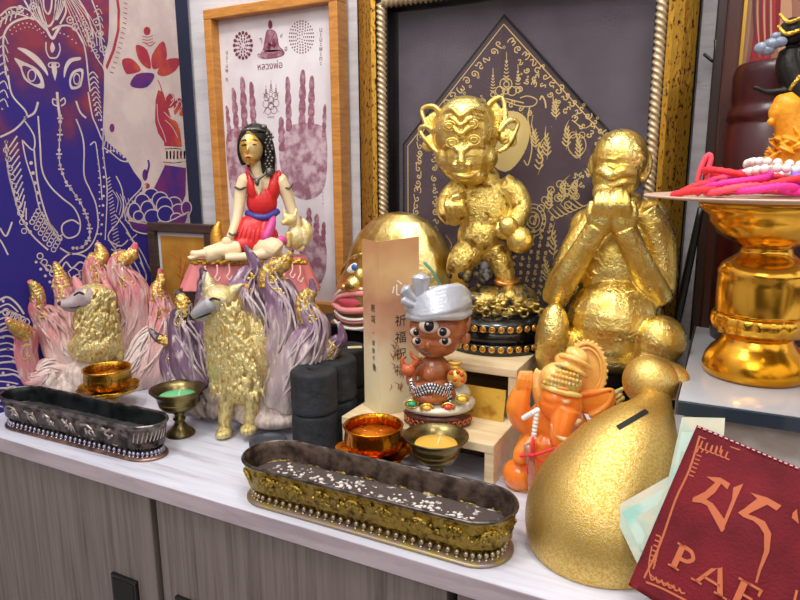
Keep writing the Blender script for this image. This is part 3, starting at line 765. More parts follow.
# ================================================================== incense burners, cups, bowls, charcoal
def stadium(a, r, n=14):
    P = []
    for i in range(n+1):
        t = -PI/2 + PI*i/n; P.append((a + r*math.cos(t), r*math.sin(t)))
    for i in range(n+1):
        t = PI/2 + PI*i/n; P.append((-a + r*math.cos(t), r*math.sin(t)))
    return P
def densify(P, step):
    out = []
    for i in range(len(P)):
        a, b = P[i], P[(i+1) % len(P)]; L_ = math.hypot(b[0]-a[0], b[1]-a[1]); k = max(1, int(L_/step))
        for j in range(k): out.append((a[0]+(b[0]-a[0])*j/k, a[1]+(b[1]-a[1])*j/k))
    return out
def burner(name, label, cx, cy, rz, half, body_m, base_m, rim_m, bead_m, ash_m, relief, glyphs=False, wk=1., hk=1.2, in_m=None):
    root = empty(name, (cx, cy, 0), rz, label, 'incense burner')
    def st(r, a): return densify(stadium(a, r), .0025)
    a = half - .033
    def loft(prof, m, nm, parent=root, disp=None, ends=True):
        b = MB(); rings = []
        base = densify(stadium(a, .03), .0022)
        for (r, z) in prof:
            ring = []
            for i, (x, y) in enumerate(base):
                sx = a if x > a else (-a if x < -a else x)
                dx, dy = x-sx, y
                L_ = math.hypot(dx, dy); k = r/L_
                px_, py_ = sx+dx*k, dy*k
                if disp:
                    d = disp(px_, py_, z, i); px_ += dx/L_*d; py_ += dy/L_*d
                ring.append((px_, py_*wk, z*(hk if z > .0041 else 1)))
            rings.append(ring)
        b.loft(rings, ends); return b.build(nm, m, parent)
    loft([(.0305, .0), (.0315, .0008), (.0315, .0022), (.030, .0032), (.022, .0042), (.02, .0042)], base_m, 'base_plate')
    body = [(.0185, .004), (.021, .0055), (.0215, .0075)]
    for i in range(13):
        t = i/12; body.append((.0215+.009*math.sin(t*PI/2)**.9+.0015*t, .0085+t*.0225))
    def dsp(x, y, z, i):
        if z < .009 or z > .030: return 0
        m_ = math.sin((z-.009)/.021*PI)
        v = pnoise(Vector((x*260, y*260, z*260)))*.5 + pnoise(Vector((x*600, y*600, z*600)))*.35
        med = math.cos(x/.0335*2*PI)*math.cos((z-.019)/.012*PI/2) if not glyphs else 0
        return relief*m_*max(0, v+max(0, med)*.8)
    loft(body + [(.0325, .0318), (.0338, .0328), (.0342, .0345), (.0335, .0355), (.0322, .0353), (.0290, .013), (.002, .0125)], body_m, 'trough', disp=dsp, ends=False)
    loft([(.0322, .0356), (.0315, .0350), (.0305, .030), (.0285, .018), (.0275, .0145), (.002, .0142)], in_m, 'inner_lining', ends=False)
    b = MB(); rg = stadium(a, .0333, 16); b.tube([(x, y*wk, .0348*hk) for x, y in rg], .0017, seg=8, n=1, closed=True); b.build('rim', rim_m, root)
    b = MB(); P = densify(stadium(a, .0247), .0078)
    for (x, y) in P: b.ball((x, y*wk, .0062*hk), (.0024, .0024, .0030), None, 8, 6); b.ball((x*1.004, y*1.08*wk, .0044), (.0018, .0018, .0012), None, 8, 4)
    b.build('bead_band', bead_m, root)
    loft([(.0268, .0185), (.0262, .0192), (.02, .0205), (.010, .0198), (.002, .0202)], ash_m, 'ash_layer', disp=lambda x, y, z, i: .002*pnoise(Vector((x*90, y*90, 3))))
    return root, a
brassR = mat('aged_brass_relief', '#b59a48', .32, 1, bump=.8, bscale=420, col2='#5c4c20', cscale=220, cpos=(.48, .66), detail=5)
copL = mat('aged_copper_silver', '#7a706b', .34, .9, bump=.35, bscale=300, col2='#2c2727', cscale=120, cpos=(.42, .62))
rootL, aL = burner('incense_burner', 'long dark silver and copper incense trough with raised sacred letters, at left end', -.679, .4735, math.radians(1.5), .134,
    copL, mat('copper_base', '#9a7a6c', .38, .85, col2='#5e4a45', cscale=60), mat('grey_rim', '#8c8482', .3, .9, col2='#4e4644', cscale=80),
    mat('blue_silver_bead', '#a9a7b8', .25, .9), mat('dark_soot', '#25282a', .6, col2='#3d4040', cscale=60), .0005, True, .74, 1.2, mat('black_soot', '#15181a', .3, .4, col2='#2a2f30', cscale=50))
rootR, aR = burner('incense_burner', 'long brass incense trough with flower relief and ashes, front centre of the worktop', -.274, .4695, math.radians(0.2), .1375,
    brassR, mat('brass_base', '#948480', .4, .7, col2='#9c8a50', cscale=50), mat('tarnished_rim', '#6e6660', .33, .9, col2='#3c3633', cscale=90),
    mat('brass_bead', '#b3a288', .3, .9), mat('ash', '#4a3f3b', .9, bump=.8, bscale=180, col2='#c9c2bb', cscale=110, cpos=(.6, .68), detail=6), .0022, in_m=mat('brown_soot', '#2e221d', .45, .3, bump=.6, bscale=150, col2='#5a4a40', cscale=70))
b = MB()
for k in range(150):      # ash crumbs and burnt ends along the brass trough
    x = random.uniform(-aR, aR); y = random.gauss(0, .008) if k % 3 else random.gauss(.0, .004)-.006
    y = max(-.02, min(.02, y)); r = random.uniform(.0006, .0019); b.ball((x, y, .0205*1.2), (r*1.6, r, r*.7), Matrix.Rotation(random.uniform(0, PI), 3, 'Z'), 6, 4)
b.build('ash_crumbs', mat('white_ash', '#cfc9c2', .9), rootR)['kind'] = 'stuff'
# raised letters on the dark trough (six syllables)
b = MB(); gl_m = mat('silver_letter', '#b5a9a0', .3, .9)
GL = [[[(0, .95), (.5, 1), (.95, .8)], [(.1, .7), (.6, .78), (.35, .5), (.1, .35), (.4, .1), (.7, .35), (.5, .5)], [(.85, .75), (.95, .4), (1, 0)]],
      [[(0, .9), (.5, .8), (1, .9)], [(.2, .7), (.1, .4), (.4, .1), (.65, .4), (.4, .6)], [(.85, .8), (.9, .4), (1, 0)]],
      [[(0, .8), (.3, 1), (.6, .8), (.3, .6), (.7, .5)], [(.7, .9), (.6, .6), (.9, .5)], [(.3, .4), (.5, .1), (.85, .25), (.6, .45), (1, .1)]],
      [[(.1, .95), (.3, .7), (.6, .95)], [(.1, .5), (.4, .6), (.3, .2), (.6, .3), (.7, .65)], [(.85, .8), (.95, .3), (1, -.05)]],
      [[(0, .9), (.6, .95), (1, .7)], [(.3, .7), (.1, .3), (.4, .0), (.7, .2), (.4, .5), (.7, .6)], [(.9, .65), (1, .3)]],
      [[(.1, 1), (.5, .9), (.9, 1)], [(.5, .9), (.2, .65), (.6, .55), (.9, .65)], [(.5, .5), (.2, .3), (.6, .2), (.9, .3)], [(.5, .2), (.3, 0), (.7, -.05)]]]
for k in range(6):
    for s_ in GL[k]:
        P = []
        for (u, v) in s_:
            z = .0115+.0165*v; t = (z-.0085)/.0225; t = max(0, min(1, t)); r = .0215+.009*math.sin(t*PI/2)**.9+.0015*t
            P.append((-.100+k*.0335+u*.016-.006*(v-.5), -(r+.0006)*.74, z*1.2))
        b.tube(P, .0015, seg=8, n=5)
b.build('raised_letters', gl_m, rootL)
# leaf relief at the right hand end of the dark trough
b = MB()
for k in range(9):
    a_ = -1.35+k*.17; P = []
    for j in range(5):
        t = j/4; z = .010+.019*t; tt = (z-.0085)/.0225; r = .0215+.009*math.sin(tt*PI/2)**.9+.0015*tt+.0004; aa = a_+.22*t
        P.append((aL+r*math.cos(aa), r*math.sin(aa)*.74, z*1.2))
    b.tube(P, [.0006, .0009, .0010, .0009, .0004], seg=6, n=3)
b.build('leaf_relief', gl_m, rootL)

# flower medallions and scrolls raised on the brass trough
b = MB()
def onface(x, v):
    z = .0095+.020*v; t = max(0, min(1, (z-.0085)/.0225)); r = .0215+.009*math.sin(t*PI/2)**.9+.0015*t+.0010
    if x > aR: a_ = (x-aR)/r; return Vector((aR+r*math.sin(a_), -r*math.cos(a_), z*1.2))
    if x < -aR: a_ = (-aR-x)/r; return Vector((-aR-r*math.sin(a_), -r*math.cos(a_), z*1.2))
    return Vector((x, -r, z*1.2))
for k in range(9):
    xc = -.125+k*.0315
    if k % 2 == 0:
        for R_, tw in ((.0090, .0016), (.0045, .0015)):
            b.tube([onface(xc+R_*math.cos(2*PI*j/14), .5+R_/.021*math.sin(2*PI*j/14)*.95) for j in range(14)], tw, seg=6, n=2, closed=True)
        for j in range(10): a_ = 2*PI*j/10; b.ball(onface(xc+.0066*math.cos(a_), .5+.32*math.sin(a_)), .0019, None, 8, 5)
    else:
        for s_ in (-1, 1):
            for v0 in (.25, .72):
                b.tube([onface(xc+s_*(.001+.0058*math.sin(j*.8)*(1-j*.06)), v0+.2*math.cos(j*.8)*(1-j*.08)) for j in range(8)], .0016, seg=6, n=3)
for j in range(110): b.ball(onface(random.uniform(-.13, .165), random.uniform(.05, .95)), random.uniform(.0012, .0022), None, 7, 5)
b.build('flower_relief', brassR, rootR)

# golden offering bowls on lotus saucers
gold_orange = mat('orange_gold_brass', '#d98a1c', .2, 1, bump=.25, bscale=300, col2='#c06a10', cscale=30)
gold_yellow = mat('yellow_gold_brass', '#e2ae44', .26, 1, bump=.4, bscale=350, col2='#96681a', cscale=60)
water_m = mat('bowl_inside', '#e8892c', .3, .3, bump=.5, bscale=120, col2='#b05a14', cscale=60)
def bowl(px, y, label, m, rs=.031):
    c = at(px, 400, y); root = empty('offering_bowl', (c.x, c.y, 0), 0, label, 'bowl')
    def emb(r, z, a_):
        return 1+.018*max(0, math.sin(a_*14))*(1 if .034 < z < .052 else 0)+.012*math.sin(a_*28+z*900)*(1 if .030 < z < .054 else 0)
    b = MB(); k = rs/.031
    prof = [(.0, .028), (.017, .028), (.026, .031), (.0295, .037), (.030, .045), (.0295, .054), (.031, .056), (.0315, .0575), (.0305, .0585), (.029, .0575), (.028, .052), (.0285, .044), (.027, .038), (.022, .0345), (0, .034)]
    b.lathe([(r*k, z) for r, z in prof], seg=112, mod=emb); b.build('bowl_body', m, root)
    b = MB(); b.lathe([(.0, .0470), (.0285*k, .0466)], seg=32); 
    for i in range(8):
        a_ = random.uniform(0, 2*PI); rr = random.uniform(0, .017); b.ball((rr*math.cos(a_), rr*math.sin(a_), .0474), (.0022, .0016, .0010), None, 8, 5)
    b.build('bowl_contents', water_m, root)
    b = MB()
    def pet(r, z, a_): return 1+(.10 if r > .025 else 0)*abs(math.sin(a_*4))
    prof = [(0, .0205), (.016, .020), (.030, .0235), (.0355, .0275), (.0375, .0325), (.0368, .0325), (.034, .0285), (.028, .0262), (.015, .0265), (0, .0265)]
    b.lathe([(r*k, z) for r, z in prof], seg=96, mod=pet); b.build('lotus_saucer', m, root)
    b = MB(); b.lathe([(0, 0), (.0175, 0), (.0175, .0025), (.011, .006), (.009, .010), (.0085, .016), (.013, .0215), (0, .0215)], seg=40); b.build('foot', m, root)
    return root
bowl(373, .5445, 'orange-gold offering bowl on lotus saucer, beside the cup of yellow wax', gold_orange)
bowl(110, .558, 'gold offering bowl on lotus saucer in front of the pink nine-tailed fox', gold_yellow)

cup_m = mat('antique_brass_cup', '#86784c', .3, .95, bump=.12, bscale=150, col2='#5c5238', cscale=40)
def cup(px, y, label, wax, wlabel, light):
    c = at(px, 440, y); root = empty('candle_cup', (c.x, c.y, 0), 0, label, 'candle cup')
    b = MB(); b.lathe([(0, .024), (.010, .024), (.019, .0265), (.0225, .030), (.0235, .034), (.0228, .0345), (.0242, .0355), (.0236, .0365), (.026, .040), (.0325, .0455), (.0325, .0468), (.031, .0466), (.024, .041), (.0215, .037), (.020, .033), (.015, .029), (0, .028)], seg=56)
    b.build('cup_bowl', cup_m, root).scale = (1, 1, 1.28)
    b = MB(); b.lathe([(0, 0), (.0175, 0), (.0178, .0015), (.0165, .003), (.012, .006), (.0075, .010), (.0055, .0135), (.0075, .0155), (.0078, .0165), (.0055, .0185), (.006, .021), (.009, .0245), (0, .0245)], seg=48)
    b.build('stem', cup_m, root).scale = (1, 1, 1.28)
    w_ = MB(); w_.lathe([(0, .0292), (.0148, .0292), (.019, .0335), (.0205, .0368), (.0215, .0392), (.021, .0398), (.012, .0394), (0, .0396)], seg=40)
    o = w_.build('candle_wax', wax); o.location = (c.x, c.y, 0); o.scale = (1, 1, 1.28)
    tag(o, wlabel, 'candle')
    b = MB(); b.tube([(.002, 0, .038), (.0025, .001, .042), (.004, .0015, .0455)], [.0008, .0007, .0005], seg=6); b.build('wick', mat('white_wick', '#efe8d8', .8), o)
cup(436, .545, 'brass pedestal cup holding yellow wax, in front of the wooden steps', mat('yellow_wax', '#e6b04a', .35, sss=.3), 'round pool of yellow candle wax in the right brass cup', 0)
cup(181, .535, 'brass pedestal cup holding green wax, left of the standing purple fox', mat('green_wax', '#6cc58c', .35, sss=.3), 'round pool of green candle wax in the left brass cup', 0)

# charcoal rolls
char_m = mat('charcoal', '#1c1e22', .75, bump=.9, bscale=140, col2='#2a2d33', cscale=30)
def roll(c, z, h, label, r=.0262, lump=0., tilt=0):
    b = MB(); n = 10
    prof = [(.006, h-.012), (.0062, h-.001), (.0075, h), (r*.88, h), (r*.97, h-.002)] + [(r, h-.004-(h-.008)*i/n) for i in range(n+1)] + [(r*.97, .001), (r*.9, 0), (0, 0)]
    b.lathe([(0, h-.012)]+prof, seg=44, mod=lambda r_, z_, a_: 1+(.012+lump)*pnoise(Vector((math.cos(a_)*3, math.sin(a_)*3, z_*80+z*50+c.x*9)))*(r_ > .01))
    o = b.build('charcoal_roll', char_m); o.location = (c.x, c.y, z); o.rotation_euler = (0, 0, tilt); tag(o, label, 'charcoal', 'stacked rolls of black charcoal'); return o
cA = Vector((-.404, .571, 0)); cB = at(335, 400, .618); cC = at(347, 400, .668)
cB.z = cC.z = 0
roll(cA, 0, .049, 'lower black charcoal roll of the front stack, behind the brass trough'); roll(cA, .0495, .049, 'upper black charcoal roll with hole of the front stack, nearest the fox')
roll(cB, 0, .049, 'lower charcoal roll of the middle stack, half hidden behind the gold bowl', lump=.06); roll(cB, .0495, .049, 'lumpy upper charcoal roll just behind and right of the front stack', lump=.09, tilt=1)
roll(cC, 0, .049, 'lower charcoal roll of the rearmost stack, beside the folded card'); r3 = roll(cC, .0495, .049, 'topmost rear charcoal roll with a small cream label, beside the folded card', tilt=.6)
b = MB(); b.box((.002, -.014, .0492), (.020, -.005, .0498)); b.build('paper_label', mat('cream_label', '#d8c89a', .7), r3)
c = at(268, 440, .546)
b = MB(); b.lathe([(0, 0), (.0195, 0), (.0215, .001), (.0215, .0125), (.0205, .0135), (.017, .0135), (.0165, .0125), (0, .0125)], seg=40)
o = b.build('metal_disc', mat('dark_grey_metal', '#4a4f58', .45, .5, bump=.3, bscale=200)); o.location = (c.x, c.y, 0); tag(o, 'small dark grey round metal disc lying behind the left end of the brass trough', 'disc')

# ---- wooden steps
pine = wood('pale_pine', '#dcc9a4', '#c9b087', (8, 120, 120), .45)
X0s, X1s, Y0s, Y1s, Y2s = -.372, -.192, .577, .650, .806; ZA, ZBt = .045, .1035
st = empty('step_stand', (X0s, Y0s, 0), 0, 'pale wooden two-step display stand under the gilded goblin and turbaned figurine', 'stand'); q = Vector((X0s, Y0s, 0))
def sb(name, lo, hi, m=pine):
    b = MB(); b.box(Vector(lo)-q, Vector(hi)-q); return b.build(name, m, st, [('bevel', .0008)])
sb('tread', (X0s, Y0s, ZA-.0095), (X1s, Y2s-.012, ZA)); sb('tread', (X0s, Y1s, ZBt-.0095), (X1s, Y2s, ZBt))
sb('side_panel', (X0s, Y0s+.001, 0), (X0s+.010, Y2s-.012, ZA-.0095)); sb('side_panel', (X1s-.010, Y0s+.001, 0), (X1s, Y2s-.012, ZA-.0095))
sb('side_panel', (X0s, Y1s+.001, ZA), (X0s+.010, Y2s-.012, ZBt-.0095)); sb('side_panel', (X1s-.010, Y1s+.001, ZA), (X1s, Y2s-.012, ZBt-.0095))
sb('back_panel', (X0s+.010, Y1s-.012, 0), (X1s-.010, Y1s-.004, ZA-.0095), mat('stand_shade', '#5b4130', .6)); sb('back_panel', (X0s+.01, Y2s-.01, 0), (X1s-.01, Y2s-.002, ZBt-.0095), blk)  # dark panel colours paint in the shade inside the open steps
b = MB(); b.hexa([(-.335, .640, ZA+.0003), (-.203, .640, ZA+.0003), (-.203, .6408, ZA+.0003), (-.335, .6408, ZA+.0003), (-.335, .6485, ZA+.034), (-.203, .6485, ZA+.034), (-.203, .6493, ZA+.034), (-.335, .6493, ZA+.034)])
o = b.build('gold_foil_sheet', mat('gold_foil', '#f0c250', .4, .7, bump=.5, bscale=60, col2='#b06a20', cscale=40, cpos=(.55, .7))); tag(o, 'strip of crinkled gold foil leaning below the upper wooden step, beside the turbaned figurine', 'foil sheet')

# ---- folded card with lettering
ca, cb_, cc = at(363, 300, .618), at(379.5, 300, .598), at(419, 300, .634)
zt = at(380, 242, .598).z; zb = ZA+.0005
card = empty('folded_card', (cb_.x, cb_.y, zb), 0, 'tall folded tan prayer card with vertical black lettering standing on the lower step', 'card'); q = Vector((cb_.x, cb_.y, zb))
def card_mat():
    m = mat('card_print', '#cfa070', .45); nt = m.node_tree; b_ = nt.nodes['Principled BSDF']
    tc = nt.nodes.new('ShaderNodeTexCoord'); sp = nt.nodes.new('ShaderNodeSeparateXYZ'); nt.links.new(tc.outputs['Object'], sp.inputs[0])
    n = nt.nodes.new('ShaderNodeTexNoise'); n.inputs['Scale'].default_value = 25; nt.links.new(tc.outputs['Object'], n.inputs['Vector'])
    a1 = nt.nodes.new('ShaderNodeMath'); a1.operation = 'MULTIPLY_ADD'; a1.inputs[1].default_value = .06; nt.links.new(n.outputs['Fac'], a1.inputs[0]); nt.links.new(sp.outputs['Z'], a1.inputs[2])
    r = nt.nodes.new('ShaderNodeValToRGB'); e = r.color_ramp.elements; e[0].position = .0; e[0].color = (*rgb('#c9b48c'), 1); e[1].position = .22; e[1].color = (*rgb('#c08c60'), 1)
    for p_, c_ in ((.05, '#e3d6ae'), (.10, '#dccbaa'), (.125, '#c8a080'), (.16, '#b98466'), (.19, '#d0a874')):
        k = e.new(p_); k.color = (*rgb(c_), 1)
    nt.links.new(a1.outputs[0], r.inputs[0]); nt.links.new(r.outputs[0], b_.inputs['Base Color']); return m
inkb = mat('black_ink', '#2b2522', .6); inkw = mat('white_print', '#efe6d8', .6); inkr = mat('rust_print', '#a5623c', .6)
for (P0, P1, nm) in ((ca, cb_, 'card_leaf'), (cb_, cc, 'card_leaf')):
    b = MB(); U = (P1-P0); U.z = 0; W_ = U.length; U.normalize(); Nn = Vector((U.y, -U.x, 0))
    base = Vector((P0.x, P0.y, zb)); H0 = zt-zb
    b.prism([base-q, base+U*W_-q, base+U*W_+Vector((0, 0, H0*(1.0 if P0 is ca else 1.02)))-q, base+Vector((0, 0, H0))-q], Nn*-.0009)
    def pl(u, v, P0=P0, U=U, Nn=Nn): return Vector((P0.x, P0.y, zb))-q+U*u+Vector((0, 0, v))+Nn*.0003
    if P0 is ca:
        b.m = 1
        for i, ch in enumerate('癒城'): text_faces(b, ch, lambda x, y, i=i: pl(W_*.62+x, H0*.60-i*.0125+y), .010)
        text_faces(b, '•', lambda x, y: pl(W_*.62+x, H0*.46+y), .008)
        for i, ch in enumerate('健康平安'): text_faces(b, ch, lambda x, y, i=i: pl(W_*.62+x, H0*.40-i*.009+y), .007)
        text_faces(b, '壽', lambda x, y: pl(W_*.66+x, H0*.25+y), .008)
    else:
        b.m = 2; text_faces(b, '心', lambda x, y: pl(W_*.50+x, H0*.70+y), .020)
        b.m = 1
        for i, ch in enumerate('祈福祝禱'): text_faces(b, ch, lambda x, y, i=i: pl(W_*.52+x, H0*.52-i*.019+y), .0145)
        b.m = 3
        for k in range(26):
            u, v = random.gauss(W_*.42, .004), H0*random.uniform(.12, .44)
            b.ribbon([pl(u, v), pl(u+random.uniform(-.003, .003), v+.004), pl(u+random.uniform(-.005, .005), v+.008)], .0012, Nn, 3, taper=True)
    b.build(nm, [card_mat(), inkb, inkw, inkr], card)

# ---- glass-topped display box at the right
SZ = .127
sl = atz(677, 400, SZ); sx = sl.x; sy = sl.y
shelf = empty('display_box', (sx, sy, 0), 0, 'pale display box with thick glass top under the golden pedestal bowl, at right', 'display box'); q = Vector((sx, sy, 0))
b = MB(); b.box((.006, .012, 0), (.45, .28, SZ-.014)); b.build('box_body', mat('pale_grey_cloth', '#b3aaa6', .85, bump=.5, bscale=150, col2='#94877f', cscale=25), shelf)
b = MB(); b.box((0, 0, SZ-.013), (.46, .29, SZ-.0005)); b.build('glass_top', mat('dark_glass_edge', '#2a333d', .12, coat=.5), shelf, [('bevel', .001)])
b = MB(); b.box((.001, .0015, SZ-.0005), (.459, .289, SZ)); b.build('top_surface', mat('frosted_top', '#b9bcc2', .18, coat=.3), shelf)
b = MB(); b.box((-.0012, .0, SZ-.013), (.0, .29, SZ+.0008)); b.build('edge_strip', mat('steel_strip', '#a9a59c', .3, .9), shelf)

# ---- golden pedestal bowl and tray with bracelets
BY = .662; bc = at(752, 385, BY)
s_ = (at(753, 300, BY)-at(752, 300, BY)).length*1.0
def zz(py): return at(752, py, BY).z
bright_gold = mat('polished_gold', '#eab040', .2, 1, bump=.1, bscale=40, col2='#d6901c', cscale=14)
root = empty('pedestal_bowl', (bc.x, bc.y, SZ), 0, 'large polished gold pedestal bowl standing on the glass-topped box', 'bowl')
z0 = SZ; zsc = (zz(200)-SZ)/(388-200)
def pf(lst): return [(r*s_, max(0, (386-y)*zsc)) for r, y in lst]
b = MB(); b.lathe(pf([(0, 386), (51, 386), (55, 381), (55.5, 375), (53, 366), (48, 358), (42, 352), (37, 345), (36, 338), (0, 338)]), seg=64); b.build('foot', bright_gold, root)
b = MB(); b.lathe(pf([(0, 341), (36, 341), (44, 338), (47, 332), (49, 325), (48, 320), (46, 317), (0, 317)]), seg=96, mod=lambda r, z, a_: 1+(.045*abs(math.sin(a_*9)) if r > .03 else 0)); b.build('lotus_collar', bright_gold, root)
b = MB(); b.lathe(pf([(0, 320), (45, 320), (46.5, 314), (47, 300), (47, 285), (46.5, 276), (47.5, 274), (47, 271), (43, 264), (34, 258), (27, 253), (25.5, 248), (27, 245), (0, 245)]), seg=64); b.build('drum', bright_gold, root)
b = MB(); b.lathe(pf([(0, 248), (26, 247), (36, 241), (50, 233), (57, 224), (61, 219), (62, 213), (69, 209), (72.5, 204), (73, 199), (71, 198.5), (66, 203), (58, 210), (40, 222), (0, 226)]), seg=72); b.build('upper_bowl', bright_gold, root)
tz = root.location.z + (386-198.5)*zsc + .0004
tc_ = Vector((bc.x+.004, BY-.012, tz)); TR = .109
b = MB(); b.lathe([(0, 0), (.072, 0), (TR, .0035), (TR+.001, .0048), (TR-.001, .0055), (.07, .0022), (0, .002)], seg=64)
o = b.build('round_tray', mat('beige_tray', '#cdb09c', .45, .1)); o.location = tc_; tag(o, 'thin beige round tray heaped with bracelets on top of the gold bowl', 'tray')
cords = {'red': mat('red_cord', '#e0303c', .6, bump=.5, bscale=500), 'pink': mat('magenta_cord', '#e6359a', .6, bump=.5, bscale=500), 'violet': mat('violet_cord', '#8a6ad6', .5, bump=.3, bscale=500), 'white': mat('white_bead', '#e8e2dc', .3), 'rose': mat('rose_cord', '#ee5468', .6, bump=.5, bscale=500)}
ux = Vector((.89, .456, 0)); uy = Vector((-.456, .89, 0))
def bracelet(u, v, r, col, h, label, tiltv=0., beads=False, e=1., th=.0027):
    b = MB(); P = []
    for i in range(14):
        a_ = 2*PI*i/14; d = ux*(r*math.cos(a_)*e)+uy*(r*math.sin(a_)); rr = 1+.06*math.sin(3*a_+u*99)
        P.append(Vector((d.x*rr, d.y*rr, .002*math.sin(2*a_+v*50)+tiltv*r*math.cos(a_))))
    if beads:
        Q = catmull(P, 3, True); n = int(2*PI*r/.0075); L_ = len(Q)
        for i in range(n): p = Q[int(i*L_/n)]; b.ball(p, .0038, None, 10, 7)
    else: b.tube(P, th, seg=8, n=4, closed=True, mod=lambda t, a_: 1+.12*math.sin(t*150+2*a_))
    o = b.build('bead_bracelet' if beads else 'cord_bracelet', cords[col]); p = tc_+ux*u+uy*v; o.location = (p.x, p.y, tz+.006+h)
    tag(o, label, 'bracelet', 'bracelets heaped on the tray')
# positions are metres right of / behind the tray centre
BR = [(-.074, -.006, .017, 'red', .002, 'red cord bracelet at the far left edge of the tray', .2), (-.062, .014, .020, 'rose', .003, 'coral cord bracelet at the left rim behind the red one', .3),
 (-.050, -.024, .022, 'rose', .004, 'coral-red cord bracelet at the front left of the heap', .1), (-.042, -.004, .026, 'pink', .010, 'magenta cord bracelet topmost on the left of the heap', .25),
 (-.036, -.040, .022, 'pink', .004, 'magenta cord bracelet at the front left rim of the tray', 0), (-.016, -.030, .024, 'red', .010, 'red cord bracelet crossing the magenta one left of the beads', .15),
 (-.022, .024, .030, 'red', .014, 'red cord bracelet arching high at the back left of the heap', -.1), (.0, -.046, .022, 'pink', .003, 'magenta cord bracelet under the violet cord at the front', 0)]
for (u, v, r, c_, h, lb, tl) in BR: bracelet(u, v, r, c_, h+.002, lb, tl, th=.0029)
bracelet(-.008, -.008, .022, 'white', .020, 'white bead bracelet lying left of the violet cord', beads=True)
bracelet(.014, .022, .028, 'white', .026, 'white bead bracelet at the back centre of the heap', beads=True)
bracelet(.020, .0, .024, 'white', .016, 'white bead bracelet half buried in the middle of the heap', beads=True)
bracelet(.012, -.046, .022, 'violet', .018, 'violet-blue cord bracelet arching at the front of the heap', .2, th=.0042)
bracelet(.036, -.046, .020, 'white', .012, 'white bead bracelet at the front right of the tray', beads=True)
bracelet(.056, -.032, .020, 'white', .016, 'white bead bracelet at the far right of the heap', beads=True)
bracelet(.044, -.004, .026, 'pink', .014, 'magenta cord bracelet at the right of the heap', th=.0029)
bracelet(.042, .018, .028, 'red', .020, 'red cord bracelet lying topmost at the right', .35, th=.0029)
bracelet(.062, .006, .024, 'rose', .012, 'coral cord bracelet beside the yellow flower figurine', th=.0029)
bracelet(.060, -.040, .018, 'red', .006, 'red cord bracelet at the front right rim of the tray', th=.0029)
bracelet(.0, .0, .045, 'rose', .002, 'wide coral cord bracelet underneath the heap', th=.0029)
# upright red loop
b = MB(); fb = Fig('tmp', 706, 195, '', '', y=.665)
P = [fb.L(698, 195, 0), fb.L(698, 180, 0), fb.L(702, 165, 0), fb.L(708, 155, 0), fb.L(711, 158, 0), fb.L(708, 170, 0), fb.L(707, 182, 0), fb.L(710, 195, 0)]
bpy.data.objects.remove(fb.root)
b.tube(P, .0024, seg=8, n=4); o = b.build('cord_loop', cords['rose']); o.location = fb.o; o.rotation_euler = (0, 0, math.atan2(fb.r.y, fb.r.x)); tag(o, 'coral-red cord loop sticking up from the left of the bracelets', 'cord')

# ---- right-hand altar: dark post, red panel, maroon drum
yA = .872
pA0, pA1 = at(713, 60, yA-.02), at(739, 60, yA-.02)
alt = empty('altar_cabinet', (pA0.x, yA, 0), 0, 'dark wooden altar cabinet post with gold-edged red panel beside the large gold frame', 'cabinet'); q = Vector((pA0.x, yA, 0))
dkw = wood('dark_lacquer', '#2e1a14', '#1a0f0c', (60, 60, 6), .3)
b = MB(); b.box(Vector((pA0.x, yA-.024, SZ-.02))-q, Vector((pA1.x-.012, yA+.007, .75))-q); b.build('post', dkw, alt, [('bevel', .002)])
b = MB(); b.box(Vector((pA0.x+.010, yA-.030, SZ-.02))-q, Vector((pA1.x, yA-.018, .75))-q); b.build('inner_post', wood('red_brown_lacquer', '#4a241b', '#32160f', (60, 60, 6), .28), alt, [('bevel', .003)])
b = MB(); b.box(Vector((pA1.x, yA-.024, SZ-.02))-q, Vector((pA1.x+.0035, yA-.018, .75))-q); b.build('gold_strip', mat('gold_strip', '#b9903f', .3, .9), alt)
g = Art(lambda x, y: at(x, y, yA-.0085) - q, (0, -1, 0), .0004)
g.mb.m = 0; g.mb.box(Vector((pA1.x+.0035, yA-.008, SZ))-q, Vector((pA1.x+.25, yA+.006, .75))-q); g.lay = 1
g.poly([(752, -60), (778, -60), (780, 20), (770, 60), (758, 68), (748, 68), (754, 30)], 1, 3)
g.poly([(742, -40), (752, -20), (750, 30), (745, 66), (741, 70)], 2, 2); g.poly([(778, -40), (790, -20), (792, 60), (782, 66), (776, 30)], 2, 3)
g.lay = 2
for k in range(6): g.line([(756+k*3, -30), (754+k*3.4, 10+k*3), (757+k*3, 58)], .002, 2 if k % 2 else 3, 4, taper=True)
g.mb.build('painted_panel', [mat('panel_brown', '#8a5a44', .4), mat('panel_red', '#8e1420', .25), mat('panel_tan', '#b08060', .4), mat('panel_dark_red', '#5a0d16', .3)], alt)
maroon = mat('maroon_lacquer', '#3f0b12', .3, col2='#300810', cscale=12)
dc = at(775, 150, .811)
def dz(py): return at(775, py, .811).z
sd = .00101
b = MB(); b.lathe([(0, 0), (46*sd, 0), (49*sd, .02), (49*sd, dz(200)-SZ), (50*sd, dz(128)-SZ), (47*sd, dz(125)-SZ), (47*sd, dz(122)-SZ), (49.5*sd, dz(119)-SZ), (49.5*sd, dz(113)-SZ), (46*sd, dz(108)-SZ), (44.5*sd, dz(104)-SZ), (46*sd, dz(98)-SZ), (46.5*sd, dz(75)-SZ), (45*sd, dz(68)-SZ), (42*sd, dz(64)-SZ), (0, dz(64)-SZ)], seg=64)
o = b.build('lacquer_drum', maroon); o.location = (dc.x, .811, SZ); tag(o, 'tall maroon lacquered round pedestal behind the tray of bracelets', 'pedestal')
